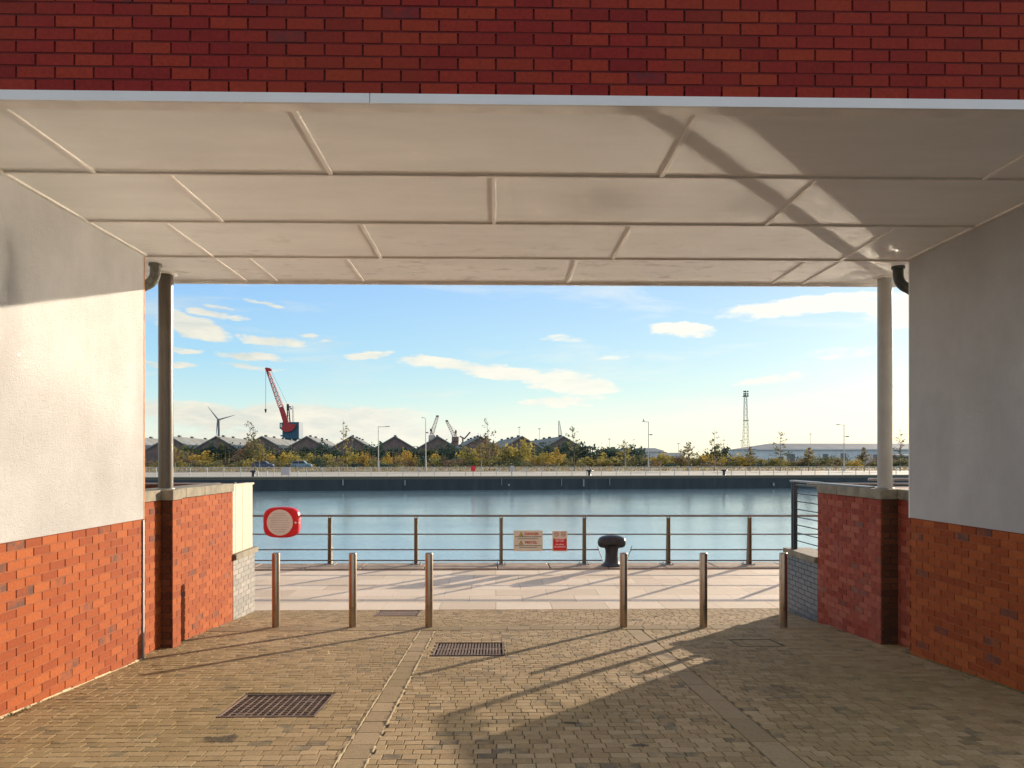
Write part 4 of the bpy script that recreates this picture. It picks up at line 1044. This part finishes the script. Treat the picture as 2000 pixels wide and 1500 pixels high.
mb.prism(pts, 'y', CD - 5.2, CD - 4.1); jb = mb.build('jib_root', M['crane_red'], cr)
mb = MB(); lattice(mb, (cx_(554), CD - 4.6, cz_(796)), (cx_(529.5), CD - 4.6, cz_(729)), 1.05, .62, 16, .16); mb.build('jib', M['crane_red'], cr)
mb = MB(); mb.prism([(cx_(524), cz_(722)), (cx_(526), cz_(720)), (cx_(534), cz_(721.5)), (cx_(536), cz_(724)), (cx_(534.5), cz_(726)), (cx_(531), cz_(727)), (cx_(531.5), cz_(735)), (cx_(529), cz_(733)), (cx_(526.5), cz_(728))], 'y', CD - 5.6, CD - 3.6); mb.build('jib_head', M['crane_red'], cr)
mb = MB(); mb.box(cx_(563.5), cx_(568), CD - 3.4, CD - 2.2, cz_(802), cz_(790)); 
for xx in (564.6, 569.5): mb.cyl((cx_(xx), CD - 2.8, cz_(826)), (cx_(564.5 if xx < 566 else 567.3), CD - 2.8, cz_(800)), .35, n=6)
for yy in (818, 812, 807): mb.box(cx_(564.6), cx_(569.4), CD - 3, CD - 2.6, cz_(yy + .8), cz_(yy))
mb.box(cx_(568), cx_(571), CD - 3, CD - 2, cz_(796.5), cz_(794)); mb.box(cx_(569.5), cx_(572.5), CD - 3, CD - 2, cz_(800), cz_(798)); mb.build('a_frame', M['crane_dark'], cr)
mb = MB(); lattice(mb, (cx_(575), CD - 2, cz_(826)), (cx_(574), CD - 2, cz_(793)), .35, .3, 8, .07); mb.build('ladder_mast', M['crane_white'], cr)
mb = MB(); mb.cyl((cx_(524.6), CD - 4.6, cz_(722)), (cx_(524.4), CD - 4.6, cz_(800)), .10, n=5); mb.cyl((cx_(534), CD - 4.6, cz_(724)), (cx_(565), CD - 3, cz_(791)), .06, n=5); mb.build('cable', M['crane_dark'], cr)
mb = MB(); mb.cyl((cx_(524.4), CD - 4.6, cz_(800)), (cx_(524.4), CD - 4.6, cz_(807)), .65, .3, n=8); mb.build('hook_block', M['crane_dark'], cr)

# --- two pale dock cranes and a slim derrick farther off
def small_crane(base, tip, D, head, label, counter, bodycol, w=1.2):
    r = empty('far_crane', (0, 0, 0), 0, label, 'crane')
    q = lambda x, y, o=0: (FX(x, D), D + o, FZ(y, D))
    mb = MB(); lattice(mb, q(*base), q(*tip), w, w * .6, 8, .22); mb.build('jib', M['crane_white'], r)
    mb = MB(); x, y = tip; mb.box(FX(x - 2.4, D), FX(x + 2.8, D), D - 1.5, D + 1.5, FZ(y + .5, D), FZ(y - 2, D)); mb.build('jib_head', M['crane_dark'], r)
    cx, cy = counter
    mb = MB(); mb.box(FX(cx - 1.8, D), FX(cx + 1.8, D), D - 1.5, D + 1.5, FZ(cy + 2.4, D), FZ(cy - 2.4, D)); mb.build('counterweight', M['crane_dark'], r)
    mb = MB(); mb.cyl(q(cx - .6, cy + 2), q(base[0], base[1] + 2), .35, n=5); mb.cyl(q(cx + .8, cy + 2), q(base[0] + 4, base[1] + 2), .35, n=5); mb.cyl(q(*tip), q(cx, cy - 2), .1, n=4); mb.build('tie', M['crane_white'], r)
    mb = MB(); bx, by = base; mb.box(FX(bx - 5, D), FX(bx + 8, D), D - 3, D + 3, FZ(by + 9, D), FZ(by, D)); mb.cyl((FX(bx + 1, D), D, .3), (FX(bx + 1, D), D, FZ(by + 9, D)), 2.5, n=8); mb.build('cab', bodycol, r)
    return r
small_crane((843, 850), (854.5, 813.5), 520, 0, 'pale dock crane leaning right behind the tall left-armed lamp', (842, 840), M['crane_white'])
small_crane((888, 853), (872.8, 822.8), 520, 0, 'pale dock crane leaning left with a brown cab', (890.5, 843), M['shed_brick'])
r = empty('derrick', (0, 0, 0), 0, 'slim grey derrick jib near the tall tree right of centre', 'crane')
mb = MB(); lattice(mb, (FX(1095, 500), 500, FZ(858, 500)), (FX(1091.5, 500), 500, FZ(822, 500)), 1.3, .35, 10, .13); mb.build('jib', M['turbine'], r)
mb = MB(); mb.box(FX(1091, 500), FX(1099, 500), 498, 503, .3, FZ(858, 500)); mb.build('base', M['shed_brick'], r)
r = empty('conveyor', (0, 0, 0), 0, 'thin raised boom slanting up right of the brown crane cab', 'boom')
mb = MB(); mb.cyl((FX(907, 520), 520, FZ(857, 520)), (FX(918.5, 520), 520, FZ(844, 520)), .5, n=5); mb.build('boom', M['crane_dark'], r)
mb = MB(); mb.cyl((FX(898, 520), 520, FZ(852, 520)), (FX(908, 520), 520, FZ(857, 520)), .5, n=5); mb.cyl((FX(904, 520), 520, .3), (FX(904, 520), 520, FZ(855, 520)), .6, n=5); mb.build('arm', M['shed_brick'], r)

# --- floodlight mast
LD = 300.0
lm = empty('floodlight_mast', (0, 0, 0), 0, 'tall lattice floodlight mast above the right hand scrub', 'mast')
mb = MB(); lattice(mb, (FX(1457, LD), LD, .3), (FX(1456, LD), LD, FZ(775, LD)), 1.25, .45, 22, .075); mb.build('tower', M['galv'], lm)
mb = MB(); mb.box(FX(1452.5, LD), FX(1461.5, LD), LD - .9, LD + .9, FZ(821.5, LD), FZ(820.5, LD)); mb.box(FX(1451, LD), FX(1461, LD), LD - .9, LD + .9, FZ(775, LD), FZ(774, LD)); mb.build('platform', M['turbine'], lm)
for xx in (1452.2, 1455.4, 1459.4):
    for yy in (765, 769.5, 773):
        mb = MB(); mb.box(FX(xx - 1.2, LD), FX(xx + 1.2, LD), LD - .9, LD - .5, FZ(yy + 1.4, LD), FZ(yy - 1.4, LD)); mb.build('floodlight', M['crane_dark'], lm)
mb = MB(); mb.cyl((FX(1456, LD), LD - .4, FZ(775, LD)), (FX(1456, LD), LD - .4, FZ(763, LD)), .12, n=6); mb.build('head_post', M['galv'], lm)

# --- street lamps along the far promenade
SD = 133.0
def street_lamp(x, ytop, arm, label, fitting=None, curved=False, bird=False):
    X = FX(x, SD); r = empty('street_lamp', (X, SD, FG), 0, label, 'street lamp', 'street lamps on the far quay'); H = FZ(ytop, SD) - FG; a = arm / F * SD; sg_ = 1 if a > 0 else -1
    mb = MB(); mb.cyl((0, 0, 0), (0, 0, H * .22), .13, n=10); mb.cyl((0, 0, H * .22), (0, 0, H), .085, .06, n=10); mb.build('pole', M['lamp_steel'], r)
    mb = MB(); mb.tube([(0, 0, H - .05), (a * .3, 0, H + (.12 if curved else -.05)), (a * .7, 0, H + (.2 if curved else -.03))], .045, 8); ar = mb.build('arm', M['lamp_steel'], r)
    mb = MB(); z = H + (.2 if curved else 0); mb.box(*sorted((a * .62, a)), -.14, .14, z - .05, z + .08); bevel(mb.build('lamp_head', M['lamp_steel'], r), .03)
    if fitting:
        fx, fy = fitting; dx = (fx - x) / F * SD; z = FZ(fy, SD) - FG
        mb = MB(); mb.box(*sorted((0, dx)), -.03, .03, z - .03, z + .03); mb.box(dx - .22, dx + .22, -.13, .13, z - .09, z + .1); mb.build('side_light', M['turbine'], r)
    return X, r, H, a
street_lamp(739, 833, 23, 'street lamp with a straight arm reaching right near the golden bushes')
street_lamp(831.5, 818, -7.5, 'street lamp with a short curved arm beside the pale cranes', (834.5, 845), True)
X, r, H, a = street_lamp(1266.5, 823.5, -12, 'street lamp with a gull on its arm before the white shed', (1271.5, 849))
street_lamp(1648.5, 829.5, -15, 'street lamp in front of the long pale blue shed', (1655, 852.5))
gu = empty('gull', (X + a * .8, SD, FG + H + .08), 0, 'small grey gull perched on a lamp arm', 'bird')
mb = MB(); mb.lathe([(.001, .0), (.07, .05), (.10, .14), (.08, .24), (.045, .29), (.06, .34), (.05, .40), (.001, .43)], 10); mb.prism([(-.02, .1), (.2, .05), (.18, .10), (.02, .2)], 'y', -.03, .03); mb.build('body', M['turbine'], gu)

# distant slender floodlight posts
for (x, y0, D, lb) in ((337, 824, 330, 'thin distant lamp mast beside the dark column'), (1014, 835, 330, 'thin distant lamp mast over the shed right of mid picture'), (1053.5, 838, 330, 'thin distant lamp mast over the last but one shed'),
                   (1190, 858, 330, 'thin distant lamp mast above the low brown shed'), (1325, 867, 330, 'short distant lamp mast over the small flat roofed shed'), (1414, 860, 330, 'thin distant lamp mast behind the round dark tree'),
                   (1448, 861, 330, 'thin distant lamp mast left of the lattice mast foot'), (1583, 848, 330, 'thin distant lamp mast rising over the long shed')):
    r = empty('lamp_mast', (FX(x, D), D, .3), 0, lb, 'mast', 'distant lamp masts'); H = FZ(y0, D) - .3
    mb = MB(); mb.cyl((0, 0, 0), (0, 0, H), .10, .07, n=6); mb.build('pole', M['galv'], r)
    mb = MB(); mb.box(-.5, .5, -.2, .2, H - .05, H + .25); mb.build('head', M['galv'], r)

# ------------------------------------------------------------------ trees and scrub
def clump_mesh(mb, cx, cy, cz, rx, ry, rz, n, size, rg, lo=-.2):
    """leaf-sized faces in broken clumps through an ellipsoid"""
    nc = max(4, n // 26); cents = []
    for k in range(nc):
        while True:
            v = Vector((rg.uniform(-1, 1), rg.uniform(-1, 1), rg.uniform(lo, 1)))
            if .35 < v.length < 1: break
        cents.append(v * (.72 + .28 * rg.random()))
    for k in range(n):
        c = cents[k % nc]; q = c + Vector((rg.gauss(0, .17), rg.gauss(0, .17), rg.gauss(0, .15)))
        p_ = Vector((cx + q.x * rx, cy + q.y * ry, max(cz + q.z * rz, .02)))
        s_ = size * rg.uniform(.5, 1.3); u = Vector((rg.gauss(0, 1), rg.gauss(0, 1), rg.gauss(0, 1))).normalized(); w = u.orthogonal().normalized()
        mb.r = min(1, max(0, rg.random() * .6 + (k % nc) / nc * .4))
        mb.face([p_ + u * s_, p_ + w * s_ * .7, p_ - u * s_ * .8, p_ - w * s_ * .6])

def bush_mesh(name, mats, seed, n=520, size=.13, core=True):
    rg = random.Random(seed); mb = MB(); ncol = len(mats)
    for sub in range(5):
        mb.cur = rg.randrange(ncol) if sub else 0
        clump_mesh(mb, rg.uniform(-.5, .5), rg.uniform(-.4, .4), rg.uniform(.0, .25), rg.uniform(.35, .62), .45, rg.uniform(.5, .9), n // 5, size, rg, lo=-.1)
    # stray upright shoots for an uneven outline
    mb.cur = 0
    for k in range(26):
        x, y = rg.uniform(-.85, .85), rg.uniform(-.5, .5); h = rg.uniform(.6, 1.12) * (1 - .35 * abs(x))
        for j in range(4):
            z = h * (.55 + .15 * j); s_ = size * .5; mb.face([(x - s_ * .4, y, z), (x, y + s_, z + s_), (x + s_ * .4, y, z + s_ * .3)])
    return mb
# each bush: photo x, top y, half width px, depth, material, label
def bush(x, ytop, hw, D, mats, label, seed, group=None, name='bush', n=620, base=.3, size=.12):
    X = FX(x, D); Rr = hw / F * D; H = FZ(ytop, D) - base
    r = empty(name, (X, D, base), 0, label, 'bush' if name == 'bush' else 'tree', group)
    mb = bush_mesh('foliage', mats, seed, n, size); o = mb.build('foliage', mats, r, fix=False); zq = sorted(v[2] for v in mb.v)[int(len(mb.v) * .965)]; xq = sorted(abs(v[0]) for v in mb.v)[int(len(mb.v) * .93)]; o.scale = (Rr / xq, max(Rr * .8, 1.2), H / zq)
    mb = MB(); rg = random.Random(seed)
    for k in range(4):
        a = rg.uniform(0, 6.28); mb.cyl((0, 0, 0), (Rr * .5 * math.cos(a), Rr * .4 * math.sin(a), H * .6), .06, .02, n=5)
    mb.build('stem', M['bark'], r)
    return r
g, ye, ol, br, dk, md = (M['leaf_gold'], M['leaf_yellow'], M['leaf_olive'], M['leaf_brown'], M['leaf_dark'], M['leaf_mid'])
BU = [(402, 888, 30, 178, [g, g, ye], 'wide golden bush nearest the dark column'), (345, 884, 24, 182, [ol, br], 'brown green bush beside the dark column'),
      (487, 868, 30, 186, [br, ol], 'large brownish bush beneath the leaning bare tree'), (548, 886, 26, 176, [ye, g], 'yellow bush left of the foot of the red crane'),
      (585, 888, 22, 180, [ol, ye], 'olive bush under the red crane'), (622, 889, 20, 176, [ye, ol], 'yellow green bush right of the red crane'),
      (655, 892, 20, 178, [br, ol], 'brown bush left of the bare tree that stands before the sheds'), (692, 889, 20, 176, [ye, ye, g], 'bright yellow green bush right of the bare tree before the sheds'),
      (717, 886, 11, 174, [g, br], 'orange bush left of the right-armed lamp'), (762, 889, 13, 174, [g], 'round golden bush right of the right-armed lamp'),
      (782, 884, 10, 182, [br, g], 'rusty bush behind the two golden bushes'), (799, 885, 14, 172, [g, g, ye], 'brightest golden bush left of the curved-arm lamp'),
      (852, 889, 14, 176, [ye, g], 'yellow bush right of the curved-arm lamp'), (885, 896, 26, 172, [ol, br], 'low brown scrub bush left of the red far box'),
      (925, 878, 20, 178, [ye, ol], 'yellowing tall bush behind the red far box'), (945, 864, 28, 190, [ol, br], 'tall olive bush before the shed near mid picture'),
      (1010, 868, 26, 182, [ye, ol], 'tall yellow green bush just right of mid picture'), (1062, 888, 30, 176, [g, ye], 'sloping golden bush below the last shed'),
      (1095, 896, 22, 172, [ol, g], 'low olive bush under the last shed gable'), (1160, 892, 30, 174, [ye, br], 'yellow topped brown bush above the far black bollard'),
      (1205, 896, 22, 176, [ol, br], 'olive bush below the low brown shed'), (1245, 893, 18, 176, [ol, md], 'green bush left of the gull lamp'), (1288, 890, 20, 176, [ye, g], 'yellow bush right of the gull lamp'),
      (1325, 893, 22, 178, [ol, br], 'dull olive bush below the small flat shed'), (1368, 891, 20, 176, [g, ol], 'ochre bush left of the bare tree with the round tree behind'),
      (1428, 891, 24, 174, [ye, g], 'yellow bush in front of the round dark tree'), (1470, 894, 22, 174, [ol, g], 'olive bush at the foot of the lattice mast'),
      (1512, 897, 22, 172, [ye, ol], 'low yellow bush at the left end of the long shed'), (1580, 898, 26, 172, [ol, br], 'low olive bush before the long shed doors'),
      (1622, 895, 24, 176, [md, ol], 'green bush left of the lamp before the long shed'), (1668, 898, 14, 170, [g, ye], 'small golden bush right of the lamp before the long shed'), (1712, 902, 24, 172, [ol, br], 'low grey olive bush near the pale column'), (1765, 901, 24, 172, [ol, md], 'low green bush right of the pale column')]
for k, (x, y, hw, D, mats, lb) in enumerate(BU): bush(x, y, hw * 1.15, D, mats, lb, 100 + k, n=900 if hw > 15 else 600, size=.085)
DK = [(365, 872, 34), (425, 868, 30), (448, 873, 26), (520, 872, 30), (570, 876, 30), (615, 876, 30), (655, 873, 30), (715, 872, 30), (750, 877, 26), (790, 875, 30), (830, 876, 32), (870, 877, 30), (905, 872, 26), (970, 880, 24), (1045, 872, 26), (1085, 868, 30),
      (1122, 866, 26), (1165, 874, 34), (1205, 874, 30), (1235, 879, 26), (1390, 884, 18)]
for k, (x, y, hw) in enumerate(DK):
    bush(x, y + 4, hw * 1.2, 198 + (k % 3) * 3, [dk, dk, md], 'dark evergreen shrub in the hedge line before the brick sheds', 200 + k, 'dark hedge shrubs before the sheds', n=1500, size=.075)
bush(1402, 876.5, 19, 205, [md, dk], 'rounded dark tree behind the tall bare tree right of the gull lamp', 301, None, 'round_tree', n=2200, size=.07)

# rough scrub filling the gaps: nobody could count it
mb = MB(); rg = random.Random(9); cols_ = [ol, br, ye, md, dk]
for k in range(420):
    X = rg.uniform(-110, 118); D = rg.uniform(164, 200) + SL * X * .5; h = rg.uniform(1.2, 3.0) * (.75 + .012 * (D - 160)); w = rg.uniform(1.6, 3.6)
    mb.cur = rg.choice((0, 0, 1, 1, 2, 3, 4) if D < 185 else (0, 3, 4, 4, 1)); clump_mesh(mb, X, D, .3, w, w * .7, h, 150, .24, rg, lo=0)
tag(mb.build('scrub', cols_, None, fix=False), 'rough autumn scrub covering the ground before the sheds', 'scrub', None, 'stuff')
mb = MB()
for k in range(9000):
    X = rg.uniform(-110, 118); D = rg.uniform(133, 168) + SL * X; h = rg.uniform(.12, .45) ; t = rg.uniform(0, 3.14); w = .12
    mb.cur = rg.choice((0, 0, 1, 1, 1, 2)); mb.r = rg.random(); z0 = .1 + (D - SL * X - 130) * .01
    mb.face([(X - w * math.cos(t), D - w * math.sin(t), z0), (X + w * math.cos(t), D + w * math.sin(t), z0), (X + rg.uniform(-.1, .1), D, z0 + h)])
tag(mb.build('rough_grass', [ol, br, ye], None, fix=False), 'straw coloured rough grass on the far verge', 'grass', None, 'stuff')

def young_tree(x, ytop, D, label, seed, dens=1.0, spread=1.0, mats=None, bark='bark', lean=0.0, low=.25):
    """slender young tree: ascending side shoots, thin at the top, fuller lower down"""
    rg = random.Random(seed); X = FX(x, D); H = FZ(ytop, D) - FG
    r = empty('young_tree', (X, D, FG), 0, label, 'tree', 'young trees planted along the far quay')
    pts = [(lean * H * (t ** 2) * .12 + rg.uniform(-.03, .03) * t, 0, H * t) for t in (0, .2, .4, .6, .8, 1)]
    mb = MB(); mb.tube(pts, [.085, .07, .055, .04, .025, .01], 7); mb.build('trunk', M[bark], r)
    bm_ = MB(); lv = MB(); nb = int(34 * (.7 + .3 * dens))
    for k in range(nb):
        t = low + (.97 - low) * (k / nb) ** .9; z = H * t; x0 = lean * H * t * t * .12
        env = (1 - t) ** .75 * (1.0 if t > low + .08 else .7); L = spread * H * .30 * env * rg.uniform(.45, 1.15) + .12
        a = rg.uniform(0, 6.28); up = rg.uniform(.15, .55); e = (x0 + L * math.cos(a), L * math.sin(a), z + L * up)
        bm_.cyl((x0, 0, z), e, .02, .007, n=4, cap=False)
        nl = int((2 + 26 * (1 - t) * dens) * rg.uniform(.4, 1.5)) + (2 if rg.random() < .5 else 0)
        if t > .72 and rg.random() < .45 / dens: nl = 0
        lv.cur = rg.randrange(len(mats)) if mats else 0
        for j in range(nl):
            q = rg.uniform(.35, 1.08); c = Vector((x0 + (e[0] - x0) * q + rg.gauss(0, .10), e[1] * q + rg.gauss(0, .12), z + (e[2] - z) * q + rg.gauss(0, .09)))
            s_ = rg.uniform(.09, .20); u = Vector((rg.gauss(0, 1), rg.gauss(0, 1), rg.gauss(0, .6))).normalized(); w = u.orthogonal().normalized(); lv.r = rg.random()
            lv.face([c + u * s_, c + w * s_ * .7, c - u * s_, c - w * s_ * .7])
    c = lv.build('crown', mats or [M['leaf_olive']], r, fix=False)
    bm_.build('branches', M[bark], c)
    return r
TR = [(342, 872, 1.1, 1.3, [br, ye], 'pale stemmed young tree beside the dark column', 'bark_pale', 0, .35),
      (497, 819, .9, 1.0, [ol, md], 'tall sparse young tree leaning left near the wind turbine', 'bark', -1.2, .22),
      (507, 866, 1.3, 1.2, [ye, ol], 'shorter bushy young tree beside the leaning sparse tree', 'bark_pale', 0, .35),
      (670, 818, .8, 1.0, [ol, ye], 'tall bare topped young tree between the second and third bright bushes', 'bark', 0, .2),
      (678, 874, 1.3, 1.0, [ye, ol], 'short yellowing young tree beside the tall bare topped one', 'bark_pale', 0, .3),
      (956, 815, .9, 1.0, [ol, br], 'tallest young tree, just left of mid picture', 'bark', -.5, .2),
      (940, 864, 1.6, 1.7, [ye, ol, br], 'broad yellow green young tree left of the tallest one', 'bark_pale', 0, .4),
      (1122, 829, .95, 1.2, [md, ol], 'tall green young tree at the right end of the brick sheds', 'bark', -.5, .25),
      (1088, 872, 1.4, 1.3, [ye, g], 'small orange tinted young tree left of the tall green one', 'bark', 0, .3),
      (1221, 858, 1.1, 1.4, [ol, ye], 'small young tree before the low brown shed', 'bark_pale', 0, .3),
      (1344, 862, 1.4, 1.6, [ol, br], 'leafy conical young tree right of the small flat shed', 'bark', 0, .35),
      (1395, 836, .8, 1.0, [md, ol], 'tall sparse young tree in front of the round dark tree', 'bark', 0, .22),
      (1465, 872, 1.2, 1.4, [br, ol], 'small brown young tree at the foot of the lattice mast', 'bark', 0, .35),
      (1524, 841, .95, 1.1, [md, ol], 'tall green young tree at the left end of the long shed', 'bark', 0, .22),
      (1579, 873, 1.6, 1.3, [ol, g], 'small dense young tree before the middle of the long shed', 'bark', 0, .35),
      (1688, 873, 1.7, 1.3, [ol, br], 'small dense young tree left of the pale column', 'bark', 0, .4),
      (1758, 838, .9, 1.0, [md, br], 'tall sparse young tree right of the pale column', 'bark', 0, .2)]
for k, (x, y, dn, sp, mats, lb, bk, ln, lw) in enumerate(TR): young_tree(x, y, 133 + (k % 3) * 2, lb, 400 + k, dn, sp, mats, bk, ln, lw)

# --- things on the far quay
def car(x, D, L, Hh, mat, label, name='parked_car'):
    r = empty(name, (FX(x, D), D, .36), FROT, label, 'car')
    h = L / 2
    prof = [(-h, .30), (-h, .75), (-h * .93, .95), (-h * .80, Hh * .97), (h * .25, Hh), (h * .52, .98), (h * .95, .82), (h, .6), (h, .30)]
    mb = MB(); mb.prism(prof, 'y', -.85, .85); b_ = bevel(mb.build('body', mat, r), .06, 2)
    for x0, x1, x2, x3 in ((-h * .76, -h * .28, -h * .28, -h * .84), (-h * .22, h * .20, h * .40, -h * .22)):
        mb = MB(); mb.add([(x3, -.865, .98), (x2, -.865, .98), (x1, -.865, Hh * .93), (x0, -.865, Hh * .93)], [(0, 1, 2, 3)]); mb.build('window', M['glass_dark'], r)
    for wx in (-h * .62, h * .62):
        for wy in (-.78, .78):
            mb = MB(); mb.cyl((wx, wy - .1, .32), (wx, wy + .1, .32), .32, n=16); w = mb.build('wheel', M['tyre'], r)
            mb = MB(); mb.cyl((wx, wy - .105, .32), (wx, wy + .105, .32), .19, n=12); mb.build('rim', M['galv'], w)
    for wx in (h * .97, -h * .98):
        mb = MB(); mb.box(wx - .08, wx + .06, -.87, -.6, .66, .82); mb.build('headlight' if wx > 0 else 'tail_light', M['lamp_glass'] if wx > 0 else M['ink_red'], r)
car(589, 154, 4.1, 1.55, M['car_blue'], 'pale blue parked hatchback beyond the far railing')
car(514, 154, 4.2, 1.45, M['car_dark'], 'dark blue parked car left of the pale notice board')
# notice board on the far fence
nb_ = empty('notice_board', (FX(552, 96), fq(FX(552, 96)) + .3, FG), FROT, 'pale pinkish notice board on the far railing', 'notice board')
mb = MB(); mb.box(-.52, .52, -.03, .03, .15, 1.14); mb.build('panel', M['board_pink'], nb_)
rules(nb_, M['ink_faint'], [(-.4, .4, .95, .05), (-.4, .35, .78, .03), (-.4, .38, .65, .03), (-.4, .3, .5, .03)], -.03)
mb = MB(); mb.box(-.46, -.40, .03, .08, 0, 1.1); mb.box(.40, .46, .03, .08, 0, 1.1); mb.build('posts', M['galv'], nb_)
def far_housing(x, mat, label, w=.30):
    D = fq(FX(x, 100)) + .35; r = empty('far_lifebuoy_housing', (FX(x, D), D, FG), FROT, label, 'lifebuoy housing')
    mb = MB(); mb.prism([(w * math.copysign(abs(math.cos(t)) ** .5, math.cos(t)), .95 + .36 * math.copysign(abs(math.sin(t)) ** .5, math.sin(t))) for t in [2 * math.pi * k / 24 for k in range(24)]], 'y', -.12, .05); mb.build('case', mat, r)
    mb = MB(); mb.box(-.04, .04, .05, .1, 0, .9); mb.build('post', M['galv'], r)
far_housing(924, M['red_plastic'], 'small red lifebuoy box on the far railing left of mid picture')
far_housing(1000, M['board_pink'], 'small faded grey box on the far railing at mid picture', .26)
for x, lb in ((494.5, 'far black mooring bollard above the cream board panel'), (1151, 'far black mooring bollard above the near mooring post'), (1414, 'far black mooring bollard right of the gull lamp')):
    D = fq(FX(x, 100)) + .2; r = empty('far_mooring_bollard', (FX(x, D), D, FG), 0, lb, 'mooring bollard', 'black mooring bollards on the far quay')
    mb = MB(); mb.lathe([(.24, 0), (.2, .08), (.17, .2), (.17, .45), (.22, .55)], 16); mb.build('stem', M['black_iron'], r)
    mb = MB(); mb.lathe([(.2, .5), (.40, .56), (.42, .68), (.3, .76), (.001, .78)], 16); mb.build('head', M['black_iron'], r)
for x, lb in ((503.5, 'short white post right of the far left black bollard'), (521.5, 'short white post below the dark parked car'), (582.5, 'short white post below the pale blue hatchback')):
    D = fq(FX(x, 100)) + 1.6; r = empty('white_post', (FX(x, D), D, FG), 0, lb, 'post', 'short white posts on the far quay')
    mb = MB(); mb.cyl((0, 0, 0), (0, 0, .62), .09, n=10); mb.build('shaft', M['white_clad'], r)
    mb = MB(); mb.lathe([(.095, .62), (.09, .66), (.001, .69)], 10); mb.build('cap', M['white_clad'], r)
# ladder streaks / pale patches on the far wall
mb = MB(); rg = random.Random(15)
for (x, w, y0, y1) in ((1097, 1.2, 935, 949), (1140, 3, 936, 950), (1191, 1.2, 934, 948), (994, 3.5, 945, 949), (980, 1, 934, 948), (791, 2, 938, 948), (1511, 3, 943, 949), (670, 2, 936, 948)):
    D = fq(FX(x, 100)) - .03; mb.box(FX(x - w / 2, D), FX(x + w / 2, D), D - .06, D + .05, FZ(y1, D), FZ(y0, D))
tag(mb.build('limescale_streaks', M['shed_trim']), kind='structure')
# low hill line far beyond
mb = MB(); rg = random.Random(6); n = 60; pts = []
for k in range(n + 1):
    x = 1180 + 900 * k / n; D = 900; h = 5 + 6 * math.sin(k * .35) + 3 * math.sin(k * .9 + 1); pts.append((FX(x, D), D + rg.uniform(-5, 5), max(h, 2)))
for k in range(n):
    a, b_ = pts[k], pts[k + 1]; mb.face([(a[0], a[1], 0), (b_[0], b_[1], 0), b_, a]); mb.face([a, b_, (b_[0], b_[1] + 120, 0), (a[0], a[1] + 120, 0)])
tag(mb.build('hills', M['leaf_mid']), kind='structure')
